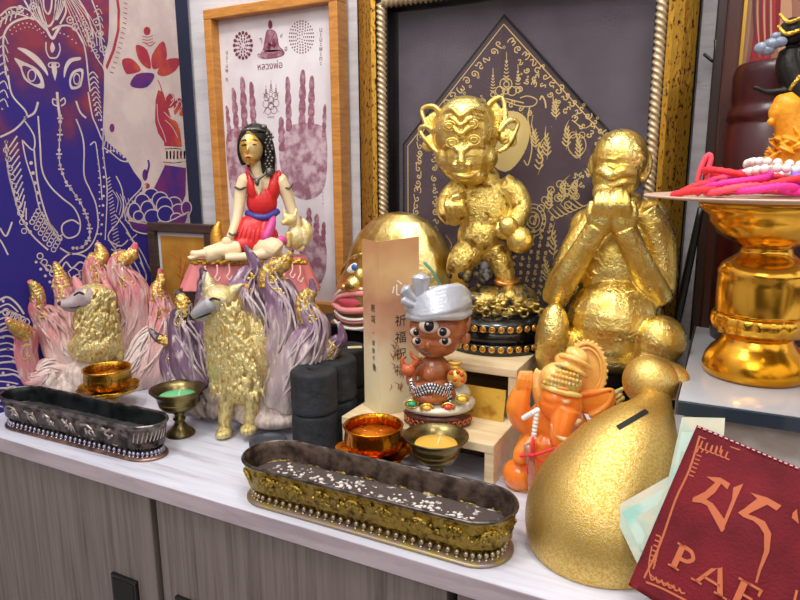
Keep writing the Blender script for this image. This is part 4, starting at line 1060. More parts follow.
# black stick between frame and bowl
b = MB(); a0, a1 = at(701, 208, .79), at(672, 345, .782)
b.tube([a0, (a0+a1)/2, a1], [.0035, .0045, .004], seg=10); b.m = 0
o = b.build('black_stick', blk); tag(o, 'thin black stick leaning between the gold frame and the pedestal bowl', 'stick')
b = MB(); b.tube([at(704, 54, .86), at(711, 60, .858), at(716, 63, .85)], .0018, seg=6); b.tube([at(716, 40, .85), at(716, 80, .85)], .0022, seg=6, n=1)
o = b.build('wall_hook', blk); tag(o, 'small black hook fixed to the dark altar post near the wall', 'hook')

# ---- red pouch and printed cards in front
pa = at(697, 425, .488); pb_ = at(628, 585, .437)
yb_ = .437
nrm = (Vector((0, 0, 1)).cross(Vector((1, 0, 0)))).normalized()
V1 = pb_-pa; V1n = V1.normalized(); right = at(800, 468, .470)-pa; right.normalize(); nP = right.cross(V1n).normalized()
if nP.y > 0: nP = -nP
def pp_(x, y): return atpl(x, y, pa, nP)
pouch_m = mat('maroon_cloth', '#701822', .8, bump=.4, bscale=500, col2='#5a121b', cscale=25, spec=.3); pgold = mat('orange_print', '#b35e3a', .7)
org = pa.copy(); pouch = empty('cloth_pouch', org, 0, 'maroon cloth pouch with orange printed letters and border, at the front right corner', 'pouch')
corners = [(697, 425), (812, 473), (796, 690), (628, 585)]
def quadp(u, v):
    a_, b_, c_, d_ = [Vector((*c, 0)) for c in corners]; p = (a_*(1-u)+b_*u)*(1-v)+(d_*(1-u)+c_*u)*v; return p.x, p.y
b = MB(); N = 28; 
def bulge(u, v): return .006*math.sin(PI*min(max(u, 0), 1))*math.sin(PI*min(max(v, 0), 1))+.0008*math.sin(u*9+v*5)
def surf(x, y, h=0.): return pp_(x, y)-org+nP*h
grid = [[b.b.verts.new(surf(*quadp(i/N, j/N), bulge(i/N, j/N))) for i in range(N+1)] for j in range(N+1)]
gb = [[b.b.verts.new(surf(*quadp(i/N, j/N), -bulge(i/N, j/N)-.0012)) for i in range(N+1)] for j in range(N+1)]
for j in range(N):
    for i in range(N):
        b._f([grid[j][i], grid[j][i+1], grid[j+1][i+1], grid[j+1][i]]); b._f([gb[j][i], gb[j+1][i], gb[j+1][i+1], gb[j][i+1]])
for i in range(N):
    b._f([grid[0][i], gb[0][i], gb[0][i+1], grid[0][i+1]]); b._f([grid[N][i], grid[N][i+1], gb[N][i+1], gb[N][i]])
    b._f([grid[i][0], grid[i+1][0], gb[i+1][0], gb[i][0]]); b._f([grid[i][N], gb[i][N], gb[i+1][N], grid[i+1][N]])
def inv(x, y):   # rough inverse of quadp
    u = v = .5
    for _ in range(12):
        X, Y = quadp(u, v); Xu, Yu = quadp(u+.01, v); Xv, Yv = quadp(u, v+.01)
        a11, a12, a21, a22 = (Xu-X)/.01, (Xv-X)/.01, (Yu-Y)/.01, (Yv-Y)/.01; D = a11*a22-a12*a21
        du = ((x-X)*a22-(y-Y)*a12)/D; dv = (a11*(y-Y)-a21*(x-X))/D; u += du; v += dv
    return u, v
def onp(x, y, h=.0004): u, v = inv(x, y); return surf(x, y, bulge(u, v)+h)
b.m = 1
def pl_(pts, w, n=4): b.ribbon([onp(*p) for p in pts], w, nP, n)
def pp2(pts, n=1):
    P = catmull([Vector((*p, 0)) for p in pts], n, True) if n > 1 else [Vector((*p, 0)) for p in pts]
    b.poly([onp(p.x, p.y, .0006) for p in P])
def stroke(pts):   # variable-width brush stroke: (x, y, half width) cross-stations
    L1 = []; 
    for i in range(len(pts)-1):
        (x0, y0, u0, w0), (x1, y1, u1, w1) = pts[i], pts[i+1]
        b.poly([onp(x0, y0, .0006), onp(u0, w0, .0006), onp(u1, w1, .0006), onp(x1, y1, .0006)])
# pa
stroke([(707, 477, 716, 483), (721, 478, 722, 484), (731, 484, 728, 490), ])
stroke([(716, 483, 722, 484), (706, 492, 716, 493), (694, 498, 703, 503), (693, 502, 700, 503)])
stroke([(693, 499, 703, 497), (708, 506, 714, 504), (722, 531, 726, 520), (723, 532, 726, 530)])
stroke([(734, 488, 744, 484), (733, 500, 737, 500), (726, 518, 729, 520), (722, 532, 724, 532)])
# da
stroke([(751, 493, 758, 499), (768, 498, 768, 505), (782, 506, 777, 511)])
stroke([(758, 499, 768, 505), (744, 510, 752, 513), (739, 513, 745, 518)])
stroke([(740, 512, 746, 518), (756, 517, 754, 521), (766, 522, 760, 526), (772, 534, 765, 534), (770, 552, 765, 551), (762, 570, 759, 570), (758, 583, 756, 582)])
stroke([(793, 513, 797, 509), (792, 518, 799, 524)])
# border
pl_([(700, 436), (690, 470), (676, 500), (660, 545), (644, 578)], .0014); pl_([(646, 582), (664, 589), (690, 602)], .0014); pl_([(797, 590), (790, 620)], .0014)
for k in range(6):
    pl_([(703+k*5, 441+k*2.2), (701+k*5, 448+k*2), (705+k*5, 450+k*2)], .0010); pl_([(700+k*4.4, 446+k*3.5*(k < 3)), (697+k*4.6, 453)], .0009)
    pl_([(650+k*1.2, 560-k*5), (655+k*1.2, 563-k*5), (653+k, 569-k*4)], .0011); pl_([(650+k*6, 574+k*2.7), (652+k*6, 580+k*2.5), (656+k*6, 578+k*3)], .0011)
    pl_([(697-k*1.5, 455+k*4), (702-k*1.5, 457+k*4)], .0009)
pl_([(700, 437), (740, 450)], .0008); pl_([(652, 546), (650, 574), (676, 587)], .0009)
ex = (onp(707, 583)-onp(683, 569)).normalized(); ey = -nP.cross(ex)
if ey.z < 0: ey = -ey
c0 = onp(708, 588)
b2 = MB()
def lq(x, y): return c0+ex*(x*.0165)+ey*(y*.0175)+nP*.0009
def lp(*P): b.poly([lq(*p) for p in P])
for (x, w_) in ((-1.55, .24), (.98, .24)): lp((x, 0), (x+w_, 0), (x+w_, 1), (x, 1)); lp((x-.12, 0), (x+w_+.12, 0), (x+w_+.12, .08), (x-.12, .08)); lp((x-.12, .92), (x+w_+.1, .92), (x+w_+.1, 1), (x-.12, 1))
b.ribbon([lq(*p) for p in ((-1.4, .95), (-1.05, .92), (-.88, .72), (-1.05, .5), (-1.4, .47))], .0026, nP, 6)
lp((-.52, 0), (-.36, 0), (.12, 1.0), (-.02, 1.0)); lp((.02, 1.0), (.20, 1.0), (.66, 0), (.42, 0)); lp((-.30, .28), (.42, .28), (.38, .38), (-.26, .38)); lp((-.66, 0), (-.22, 0), (-.22, .07), (-.66, .07)); lp((.28, 0), (.80, 0), (.80, .07), (.28, .07))
for y_ in (0, .46, .92): lp((1.2, y_), (1.72-.15*(y_ == .46), y_), (1.72-.15*(y_ == .46), y_+.09), (1.2, y_+.09))
lp((1.66, .74), (1.74, .72), (1.76, 1.0), (1.66, 1.0)); lp((1.66, 0), (1.78, 0), (1.78, .26), (1.70, .24))
b.build('pouch_body', [pouch_m, pgold], pouch)
b = MB(); P = [onp(697+i*5.4, 426.5+i*2.25, .001) for i in range(20)]
for i in range(0, 19): b.tube([P[i]*.75+P[i+1]*.25, P[i]*.25+P[i+1]*.75], .0006, seg=6, n=1)
b.build('stitching', mat('pink_thread', '#d9a0a4', .7), pouch)
def paper(name, pts, off, m, border, label, th=.0005):
    b = MB(); P = [atpl(x, y, pa-nP*off, nP)-org for x, y in pts]; b.prism(P, -nP*th)
    c_ = sum(P, Vector())/len(P); b.m = 1; b.poly([p*.78+c_*.22+nP*.0003 for p in P])
    b.m = 0; b.poly([p*.5+c_*.5+nP*.0006 for p in P])
    o = b.build(name, [m, border]); o.location = org; tag(o, label, 'paper'); return o
pw = mat('aged_white_paper', '#c4bfa8', .8, bump=.3, bscale=80, col2='#a9b8a8', cscale=40); pt = mat('teal_print', '#8fbcb0', .8, col2='#b6c9bc', cscale=60)
paper('printed_paper', [(611, 509), (680, 470), (730, 560), (637, 563)], .0095, pw, pt, 'white paper with teal print poking out left of the maroon pouch')
paper('printed_paper', [(682, 417), (725, 418), (720, 500), (650, 560), (640, 548), (668, 480)], .0080, pw, pt, 'narrow greenish white paper along the upper left side of the maroon pouch')
# ================================================================== statues
leaf = mat('gold_leaf', '#f0da88', .24, 1, bump=.6, bscale=200, col2='#dcbc60', cscale=60, kind='crinkle', rough2=.4)
leaf_old = mat('old_gold_leaf', '#e6cb72', .28, 1, bump=1.0, bscale=260, col2='#8a6224', cscale=90, cpos=(.52, .66), detail=6, kind='crinkle', rough2=.45)
black_gloss = mat('black_gloss', '#0c0e12', .2, coat=.3)
def lerp(a, b, t): return tuple(a[i]+(b[i]-a[i])*t for i in range(3))

# ---- golden monkey covering its mouth
f = Fig('monkey_statue', 612, 384, 'big gold-leafed seated monkey holding both hands over its mouth, in front of the yantra picture', 'statue', o=None, y=.742)
f.o.z = .068; f.root.location = f.o; f.floor = .068
b = MB()
f.ball(b, 614, 320, 4, 46, 46, 44); f.ball(b, 616, 268, -3, 38, 52, 26); f.ball(b, 622, 236, -6, 42, 32, 22); f.ball(b, 613, 345, 0, 46, 27, 38)
f.ball(b, 592, 232, -2, 22, 24, 18, 30); f.ball(b, 644, 226, -6, 24, 26, 18, -30)
f.tube(b, [(598, 214, 2, 13), (584, 240, 4, 17), (570, 266, 8, 16), (556, 294, 12, 13.5), (553, 303, 14, 9)], seg=24)      # left upper arm
f.tube(b, [(556, 300, 14, 12), (566, 278, 24, 13), (584, 248, 32, 11), (598, 226, 36, 11)], seg=24)
f.tube(b, [(642, 212, -2, 16), (656, 238, -2, 18), (661, 266, 2, 15.5), (662, 288, 6, 13), (660, 300, 10, 10)], seg=24)       # right upper arm
f.tube(b, [(661, 299, 12, 12), (650, 281, 20, 12.5), (636, 254, 30, 11.5), (624, 228, 36, 11)], seg=24); f.ball(b, 650, 262, -6, 24, 44, 20)
f.tube(b, [(620, 225, -4, 20), (621, 196, 0, 18)], seg=20)
# legs
f.tube(b, [(585, 352, 10, 20), (565, 345, 24, 17), (554, 340, 32, 15)], seg=20); f.ball(b, 552, 340, 34, 16.5, 37, 17, -3); f.ball(b, 560, 368, 36, 17, 14, 16)
f.tube(b, [(632, 356, 10, 22), (650, 348, 26, 19), (658, 342, 32, 18)], seg=20); f.ball(b, 661, 340, 36, 22, 23, 20); f.ball(b, 655, 362, 38, 19, 20, 18)
f.ball(b, 564, 380, 44, 18, 7, 16); f.ball(b, 645, 382, 44, 18, 7, 16)
for k in range(40):   # leaf wrinkles on the chest and belly
    x, y = random.uniform(585, 645), random.uniform(250, 345); wv = 24+12*(1-((x-614)/46)**2) if y > 290 else 21; a_ = random.uniform(0, PI)
    f.tube(b, [(x-5*math.cos(a_), y-5*math.sin(a_), wv-2.5, .8), (x, y+1, wv-1.2, 1.2), (x+5*math.cos(a_), y+5*math.sin(a_), wv-2.5, .8)], seg=6, n=2)
f.part(b, 'body', leaf, 1.0)
b = MB()
f.ball(b, 620, 158, 4, 25, 26.5, 26); f.ball(b, 616, 178, 10, 22, 18, 22); f.ball(b, 610, 192, 18, 16, 12, 14)
f.tube(b, [(596, 175, 12, 4.5), (602, 171, 25, 5), (612, 176, 31, 4.5), (622, 171, 31, 5.5), (634, 173, 24, 5)], seg=12)
f.tube(b, [(597, 184, 14, 2.5), (603, 182, 24, 3), (613, 186, 29, 3), (624, 182, 29, 3.5), (634, 183, 22, 3)], seg=10)
for k in range(7):
    y = 166-k*4.6; f.tube(b, [(599+k, y, 20-k*1.2, 1.3), (609, y-3*math.sin(k), 28-k*1.2, 2), (620, y+3*math.cos(k*2), 29-k*1.4, 1.8), (630-k*.6, y-2, 24-k, 1.4)], seg=8)
for (x, y, s_) in ((644, 166, 1), (597, 168, -1)):
    f.tube(b, [(x-2*s_, y+14, 4, 4), (x+3*s_, y+4, 2, 4.2), (x+3.6*s_, y-8, 2, 4.2), (x-2*s_, y-15, 4, 4), (x-9*s_, y-10, 10, 3)], seg=10); f.ball(b, x-2*s_, y, 5, 6, 12, 4); f.tube(b, [(x-5*s_, y-8, 12, 2), (x-1*s_, y-2, 12, 2.2), (x-4*s_, y+6, 12, 2)], seg=8)
for k in range(16):
    a_ = random.uniform(-1.4, 1.4); r_ = random.uniform(6, 15); x, y = 634+r_*.5*math.cos(a_*2), 160+r_*1.3*math.sin(a_); f.tube(b, [(x-4, y, 18, 1.6), (x, y-3, 22, 2.3), (x+4, y, 18, 2.2), (x+6, y+3, 14, 1.4)], seg=8)
f.part(b, 'head', leaf, .8)
b = MB()
for sgn, cx in ((-1, 602), (1, 622)):
    f.ball(b, cx, 218, 36, 13.5, 19, 11, 12*sgn)
    for k in range(4):
        x0 = cx - sgn*2 + (k-1.5)*5.0
        f.tube(b, [(x0+1*sgn, 216, 43, 3.8), (x0, 205, 48, 3.7), (x0-sgn*1.4, 195+abs(k-1.5)*1.2, 44, 3.4), (x0-sgn*2, 189+abs(k-1.5)*1.8, 36, 2.8)], seg=12)
    f.tube(b, [(cx+sgn*9, 226, 40, 4.2), (cx+sgn*12, 214, 43, 4), (cx+sgn*10, 202, 41, 3)], seg=12)
    f.part(b, 'hand', leaf, .7); b = MB()
b = MB(); b.lathe([(0, -.008), (.078, -.008), (.080, -.006), (.080, -.002), (.078, 0), (0, 0)], seg=56); o = b.build('base', black_gloss, f.root); o.scale = (1, .72, 1)
b = MB(); f.ball(b, 646, 256, 6, 5, 16, 10, -15); f.part(b, 'flank_patch', mat('amber_gold', '#e0a012', .3, 1, bump=.4, bscale=200))

# ---- gilded goblin with four ears
f = Fig('goblin_statue', 497, 318, 'standing gold-leafed goblin with four ears and four eyes on a rock mound, on top step', 'statue', y=.748)
f.o.z = .1040+.0440; f.root.location = f.o
Z0 = .1040-f.o.z
b = MB()
def plat(r0, z0, z1): return [(0, z0), (r0*.97, z0), (r0, z0+.001), (r0, z1-.001), (r0*.97, z1), (0, z1)]
PR = 51*f.s
b.lathe(plat(PR, Z0, Z0+.0125), seg=56); b.lathe(plat(PR*.95, Z0+.012, Z0+.028), seg=56); b.lathe([(0, Z0+.027), (PR*.98, Z0+.027), (PR, Z0+.028), (PR, Z0+.035), (PR*.98, Z0+.0365), (PR*.82, Z0+.0445), (0, Z0+.0445)], seg=56)
pf_ = b.build('black_pedestal', black_gloss, f.root)
copper = mat('copper_stud', '#c98a4c', .3, .9); ring_g = mat('gold_ring_stud', '#d9a94e', .3, .9)
b = MB(); b2 = MB()
for zc in (Z0+.0078, Z0+.0316):
    b = MB(); b2 = MB()
    n = 38
    for i in range(n):
        a_ = 2*PI*i/n; d = Vector((math.cos(a_), math.sin(a_), 0)); c = d*(PR+.0002)+Vector((0, 0, zc)); t = Vector((-d.y, d.x, 0)); P = []
        for k in range(8): q = 2*PI*k/8; P.append(c+t*(.0030*math.cos(q))+Vector((0, 0, .0031*math.sin(q))))
        b.tube(P, .0012, seg=6, n=1, closed=True); b2.ball(c, (.0017, .0017, .0018), None, 8, 5)
    b.build('stud_ring_row', ring_g, pf_); b2.build('stud_row', copper, pf_)
b = MB(); random.seed(3)
f.ball(b, 500, 308, 4, 38, 11, 30); f.ball(b, 485, 298, 8, 24, 12, 22); f.ball(b, 512, 297, 8, 24, 13, 22); f.ball(b, 522, 306, 14, 18, 10, 18)
for k in range(90):
    a_ = random.uniform(0, 2*PI); rr = random.uniform(.3, 1.0); x = 500+42*rr*math.cos(a_); w_ = 4+36*rr*math.sin(a_); yy = 316-16*(1-rr)-random.uniform(0, 5)
    if w_ > -20: f.ball(b, x, yy-w_*.12, w_, random.uniform(3.5, 6.5), random.uniform(3, 4.5), random.uniform(3.5, 6), random.uniform(-30, 30), 10, 7)
for k in range(12): x = 474+k*6.3; f.tube(b, [(x+4*math.cos(t_*1.1), 303+(k % 3)*5+4*math.sin(t_*1.1), 38, 1.4) for t_ in range(6)], seg=6)
f.part(b, 'rock_mound', mat('grey_gold_rock', '#b39a52', .35, .9, bump=.8, bscale=220, col2='#4e4a44', cscale=110, cpos=(.5, .62), detail=5), .85)
b = MB()
f.ball(b, 485, 213, 0, 26, 31, 18); f.ball(b, 480, 236, 4, 22, 20, 18); f.ball(b, 482, 192, -2, 24, 15, 15); f.ball(b, 484, 178, -4, 15, 12, 13); f.ball(b, 488, 250, 0, 20, 12, 15)
f.ball(b, 474, 258, 6, 8, 8, 8)
f.tube(b, [(462, 186, 2, 11), (449, 196, 6, 9), (445, 210, 10, 8.5), (452, 218, 16, 8.5)], seg=16); f.tube(b, [(452, 218, 16, 9), (458, 212, 24, 9), (462, 206, 30, 8)], seg=16)
f.tube(b, [(502, 186, -4, 13), (515, 194, -3, 12), (521, 208, 2, 10), (518, 220, 10, 9)], seg=16); f.tube(b, [(520, 214, 6, 9.5), (513, 226, 18, 8.5), (506, 230, 24, 8)], seg=16)
f.tube(b, [(472, 248, 4, 15), (462, 260, 12, 14), (458, 272, 10, 11), (462, 284, 6, 8)], seg=16); f.tube(b, [(462, 282, 6, 8), (456, 290, 14, 8), (450, 293, 22, 6)], seg=14)
f.tube(b, [(496, 250, 2, 15), (502, 266, 6, 11), (506, 280, 6, 9), (508, 290, 6, 8)], seg=16); f.tube(b, [(508, 288, 8, 8.5), (510, 294, 18, 8), (510, 297, 28, 6)], seg=14)
f.part(b, 'body', leaf_old, .95)
b = MB()
for (cx, cy, w_, s_) in ((455, 206, 30, 1), (506, 229, 28, -1)):
    f.ball(b, cx, cy, w_-4, 11, 10, 8)
    for k in range(4): f.tube(b, [(cx-7+k*4.6, cy-7, w_, 2.8), (cx-8+k*4.8, cy, w_+6, 3), (cx-7+k*4.6, cy+7, w_+3, 2.6)], seg=9)
    f.tube(b, [(cx+8*s_, cy-6, w_, 3), (cx+3*s_, cy-10, w_+5, 2.8), (cx-3*s_, cy-8, w_+7, 2.4)], seg=9)
    f.part(b, 'hand', leaf, .75); b = MB()
b = MB(); f.ball(b, 520, 240, 30, 12.5, 12.5, 12); f.ball(b, 508, 226, 34, 9, 9, 8); f.part(b, 'held_fruit', leaf, .9)
b = MB()
f.ball(b, 465, 132, 4, 32, 33, 30); f.ball(b, 466, 156, 8, 27, 26, 25); f.ball(b, 462, 166, 26, 11, 9, 8); f.ball(b, 470, 176, 14, 17, 9, 16); f.ball(b, 448, 158, 14, 12, 12, 12); f.ball(b, 484, 158, 12, 13, 13, 12)
for k in range(4):   # brow folds
    y = 112+k*9 if k < 3 else 148
    f.tube(b, [(443, y+3-k, 21+k*1.5, 1.6), (452, y-3, 29+k*.8, 2.6), (461, y+4, 34, 2.6), (471, y-3, 33, 2.7), (484, y-1, 26, 1.7)], seg=9)
f.tube(b, [(461, 145, 33, 2.5), (461, 156, 35, 3.5), (461, 163, 36, 4)], seg=10); f.ball(b, 455, 165, 33, 3.6, 3, 3); f.ball(b, 468, 165, 33, 3.6, 3, 3)
f.tube(b, [(452, 173, 27, 1.6), (461, 176, 31, 2.2), (470, 176, 30, 2.2), (480, 171, 24, 1.5)], seg=8)
for (x0, y0, x1, y1, x2, y2) in ((440, 128, 430, 116, 422, 110), (440, 148, 428, 144, 420, 133)):
    pass
f.part(b, 'head', leaf, .8)
b = MB()
for (x, y) in ((449, 126), (472, 124), (452, 143), (474, 140)):
    f.ball(b, x, y, 30, 6.2, 4.6, 5); 
for (x, y) in ((449, 126), (472, 124), (452, 143), (474, 140)):
    P = [(x+6.2*math.cos(2*PI*k/10), y+4.8*math.sin(2*PI*k/10), 33.5-.0*k, .9) for k in range(10)]; f.tube(b, P, seg=6, closed=True, n=2)
    P = [(x+2.6*math.cos(2*PI*k/8), y+2.4*math.sin(2*PI*k/8), 35.2, .7) for k in range(8)]; f.tube(b, P, seg=6, closed=True, n=2)
f.part(b, 'eyes', leaf)
def ear(tip, base0, base1, w_, nm='ear'):
    b = MB(); t = Vector((*tip, 0)); a_, c_ = Vector((*base0, 0)), Vector((*base1, 0)); m_ = (a_+c_)/2
    out = (t-m_); side = (c_-a_)
    ctrl1 = a_+out*.5-side*.10; ctrl2 = c_+out*.5+side*.12
    f.tube(b, [(a_.x, a_.y, w_+3, 2.2), (ctrl1.x, ctrl1.y, w_+1, 2.8), (t.x, t.y, w_-2, 2.2), (ctrl2.x, ctrl2.y, w_+2, 2.8), (c_.x, c_.y, w_+5, 2.4)], seg=9)
    q = m_+out*.35; ang = math.degrees(math.atan2(-out.y, out.x))
    f.ball(b, q.x, q.y, w_-1, out.length*.5, side.length*.38, 2.4, -ang); q2 = m_+out*.22
    f.ball(b, q2.x, q2.y, w_+3, 3.6, 4.4, 2.6); f.tube(b, [(q2.x-2, q2.y-5, w_+3, 1.3), (q2.x+4, q2.y-3, w_+4, 1.4), (q2.x+4, q2.y+4, w_+4, 1.3), (q2.x-2, q2.y+5, w_+3, 1.2)], seg=7)
    return f.part(b, nm, leaf, .7)
ear((422, 110), (443, 116), (439, 134), 4); ear((420, 131), (439, 136), (446, 156), 8); ear((502, 98), (486, 118), (499, 130), 0); ear((518, 124), (499, 132), (498, 152), 4)
b = MB(); f.tube(b, [(496, 281, 10, 2.4), (503, 284, 16, 2.4), (512, 284, 14, 2.4), (518, 281, 6, 2.4), (508, 278, -6, 2.4)], seg=8, closed=True); f.tube(b, [(496, 288, 10, 2.4), (503, 291, 16, 2.4), (512, 291, 14, 2.4), (518, 288, 6, 2.4), (508, 285, -6, 2.4)], seg=8, closed=True); f.part(b, 'anklet', copper)
b = MB()
f.ball(b, 485, 268, 2, 9, 16, 6); 
f.part(b, 'loincloth', mat('grey_patterned', '#8d8a8c', .5, .3, bump=.8, bscale=300, col2='#3c3a3c', cscale=160, cpos=(.45, .55)), .9)
b = MB()
for k in range(14): f.ball(b, 452+k*1.9+random.uniform(-3, 3), 279+random.uniform(-6, 8), 16+random.uniform(-6, 8), random.uniform(3, 5.5), None, None, 0, 10, 7)
f.part(b, 'dark_rocks', mat('dark_rock', '#3a352c', .5, .5, bump=.8, bscale=200, col2='#77662e', cscale=120, cpos=(.5, .6)))

# ---- foxes
pinkC, pinkD, whiteC, greyW = rgb('#d08486'), rgb('#c25c68'), rgb('#d9c6c0'), rgb('#b6a7a2')
purC, purD = rgb('#856680'), rgb('#684a64')
fur_v = mat('painted_fur', '#ffffff', .45, bump=1.0, bscale=130, vcol=True, stretch=(2.4, 2.4, .6), col2='#dccbc8', cscale=50, cpos=(.52, .72), detail=6)
gold_fur = mat('gilded_fur', '#e6d79a', .32, .75, bump=1.0, bscale=240, col2='#c49a3c', cscale=170, cpos=(.5, .66), detail=5, kind='crinkle', rough2=.5, stretch=(1.6, 1.6, .8))
gold_tip = mat('gilded_tip', '#efd682', .3, .85, bump=.9, bscale=260, col2='#d4a850', cscale=120, kind='crinkle')
cream_fur = mat('cream_fur', '#d2c2b6', .55, bump=1.0, bscale=150, col2='#b39f9a', cscale=90, stretch=(2, 2, .5))
def tail(f, pts, c_base, c_mid, c_tip, gold=None, dark=None, seed=1, scroll=True):
    """one swirling tail from base to tip, its gilded stretch a sub-part"""
    b = MB()
    def furrow(t, a_): return 1+.07*math.sin(6*a_+9*t+seed)+.10*pnoise(Vector((math.cos(a_)*2.5, math.sin(a_)*2.5, t*9+seed*7)))+.05*math.sin(13*a_+5*t+seed)+.035*math.sin(21*a_-7*t)
    def cf(t):
        t += .05*math.sin(t*20+seed)
        return lerp(c_base, c_mid, t/.45) if t < .45 else (lerp(c_mid, c_tip, min(1, (t-.45)/.35)))
    f.tube(b, pts, seg=34, n=9, mod=furrow, colf=cf)
    P = catmull([Vector((p[0], p[1], p[2])) for p in pts], 9); R_ = catmull([Vector((p[3], 0, 0)) for p in pts], 9); NN = len(P)
    for k in range(15):      # locks of fur modelled along the tail
        a0 = .25+2.6*k/14; i0 = int(NN*(.04+.12*((k*7) % 5)/5)); i1 = int(NN*(.60+.22*((k*3) % 4)/4)); Q = []
        for i in range(i0, i1, 3):
            d = P[min(i+1, NN-1)]-P[max(i-1, 0)]; d.z = 0; d.normalize() if d.length > 0 else None
            r = R_[i].x*(1.01+.05*math.sin(i*.5+k)); an = a0+.5*math.sin(i*.09+k*1.7)
            Q.append((P[i].x-d.y*r*math.cos(an), P[i].y+d.x*r*math.cos(an), P[i].z+r*math.sin(an)*.97, .75+.5*abs(math.sin(i*.21+k))))
        if len(Q) > 3:
            Q[0] = (*Q[0][:3], .2); Q[-1] = (*Q[-1][:3], .2)
            f.tube(b, Q, seg=6, n=3, colf=lambda t, i0=i0, i1=i1: lerp(cf((i0+(i1-i0)*t)/NN), (.62, .55, .52), .35))
    o = f.part(b, 'tail', fur_v)
    if gold:
        P = catmull([Vector((p[0], p[1], p[2])) for p in pts], 9); R_ = catmull([Vector((p[3], 0, 0)) for p in pts], 9)
        i0, i1 = int(gold[0]*(len(P)-1)), int(gold[1]*(len(P)-1)); b = MB()
        L_ = [(P[i].x, P[i].y, P[i].z+.4, R_[i].x*(1.05)+.5*math.sin(i*2.1)) for i in range(i0, i1+1)]
        f.tube(b, L_, seg=30, n=1, mod=lambda t, a_: 1+.07*math.sin(6*a_+9*t+seed)+.09*pnoise(Vector((math.cos(a_)*3, math.sin(a_)*3, t*8+seed)))-(.14 if (math.sin(a_*3+seed) > .2 and (t < .16 or t > .9)) else 0))
        f.part(b, 'gilding', gold_tip, None, o)
    if scroll:      # raised gilt scrolls on the fur
        P = catmull([Vector((p[0], p[1], p[2])) for p in pts], 9); R_ = catmull([Vector((p[3], 0, 0)) for p in pts], 9); b = MB()
        for t in (.5, .62):
            i = int(t*(len(P)-1)); r = R_[i].x; c = P[i]
            for s_ in (-1, 1):
                Q = [(c.x+s_*(r*.1+r*.42*math.cos(k*.9)*(1-k*.07)), c.y+r*.42*math.sin(k*.9)*(1-k*.07), c.z+r*.93, .9) for k in range(8)]
                f.tube(b, Q, seg=6, n=3)
        f.part(b, 'scroll', gold_tip, None, o)
    return o
f = Fig('fox_statue', 100, 395, 'seated nine-tailed fox with pink gold-tipped tails and pale gold mane, by the wall print', 'statue', y=.600, floor=0)
f.o.z = 0; f.root.location = f.o; GY = 398
PK = (whiteC, pinkC, pinkD)
tail(f, [(66, 372, 0, 12), (50, 371, 4, 13), (40, 378, 4, 13), (28, 376, 2, 12), (24, 355, 8, 11), (26, 341, 12, 10), (24, 332, 18, 7.5), (15, 327, 26, 5.5), (7, 319, 32, 2)], *PK, gold=(.72, .99), seed=1)
tail(f, [(80, 365, -6, 15), (66, 352, -6, 18), (56, 335, -6, 17), (46, 318, -2, 13), (38, 309, 4, 8), (38, 296, 8, 6), (35, 287, 10, 4.5), (29, 281, 12, 2)], *PK, gold=(.66, .99), seed=2)
tail(f, [(85, 350, -20, 18), (74, 330, -20, 18), (66, 305, -20, 14), (62, 290, -18, 10), (60, 278, -17, 7), (58, 270, -16, 4.5), (54, 262, -16, 2)], *PK, gold=(.45, .99), seed=3, scroll=False)
tail(f, [(118, 360, -22, 22), (112, 330, -22, 22), (107, 300, -22, 18), (99, 276, -20, 14), (96, 263, -18, 10), (101, 254, -17, 7), (97, 243, -16, 2)], *PK, gold=(.7, .99), seed=4)
tail(f, [(128, 372, -12, 20), (126, 345, -14, 19), (134, 318, -14, 19), (130, 290, -12, 17), (119, 272, -10, 11), (120, 260, -9, 8.5), (131, 255, -8, 6.5), (136, 243, -8, 2)], *PK, gold=(.70, .93), seed=5)
tail(f, [(128, 392, 0, 15), (146, 372, 0, 22), (158, 348, -2, 22), (163, 322, -4, 17), (160, 303, -4, 11), (158, 290, -4, 8), (161, 280, -4, 5), (160, 269, -4, 1.8)], *PK, gold=(.62, .95), seed=6)
tail(f, [(124, 380, 6, 14), (138, 360, 5, 14), (150, 340, 3, 13), (168, 330, 0, 10), (178, 318, 0, 7), (176, 308, 0, 3)], whiteC, whiteC, pinkC, seed=7, scroll=False)
b = MB()
f.ball(b, 92, 378, 6, 32, 24, 22); f.ball(b, 120, 382, 0, 34, 18, 24); f.ball(b, 70, 386, 6, 26, 13, 20); f.ball(b, 48, 388, 0, 22, 9, 18); f.ball(b, 105, 360, -4, 24, 24, 18); f.ball(b, 148, 386, -2, 28, 14, 18)
for k in range(60): x = random.uniform(45, 170); y = random.uniform(366, 384); f.tube(b, [(x, y, 15, 2), (x+random.uniform(-4, 4), y+8, 18, 3), (x+random.uniform(-8, 8), y+17, 15, 1)], seg=8)
f.part(b, 'body', cream_fur, 1.0)
b = MB(); random.seed(11)
f.ball(b, 94, 302, 10, 19, 19, 17); f.ball(b, 96, 322, 8, 21, 22, 18); f.ball(b, 96, 345, 10, 25, 19, 20)
for k in range(260):
    t = random.random(); y = 288+t*64; x = 76+random.random()*(38+10*t); r0 = 17+5*t; w_ = 10+math.sqrt(max(0, 1-((x-96)/26)**2))*17
    dx = random.uniform(-6, 3); f.tube(b, [(x-dx*.3, y, w_-1, .8), (x+dx*.4, y+5, w_+.6, 1.5), (x+dx, y+12, w_-.2, .5)], seg=6, n=3)
f.part(b, 'mane', gold_fur, .62)
b = MB(); f.ball(b, 85, 298, 18, 11, 10.5, 12, 10); f.tube(b, [(84, 298, 20, 10.5), (74, 302, 22, 7.5), (66, 304, 23, 5), (61, 304.5, 23, 3.8)], seg=16)
f.tube(b, [(82, 306, 20, 6), (72, 308, 21, 4), (64, 308.5, 21.5, 2.4)], seg=12)
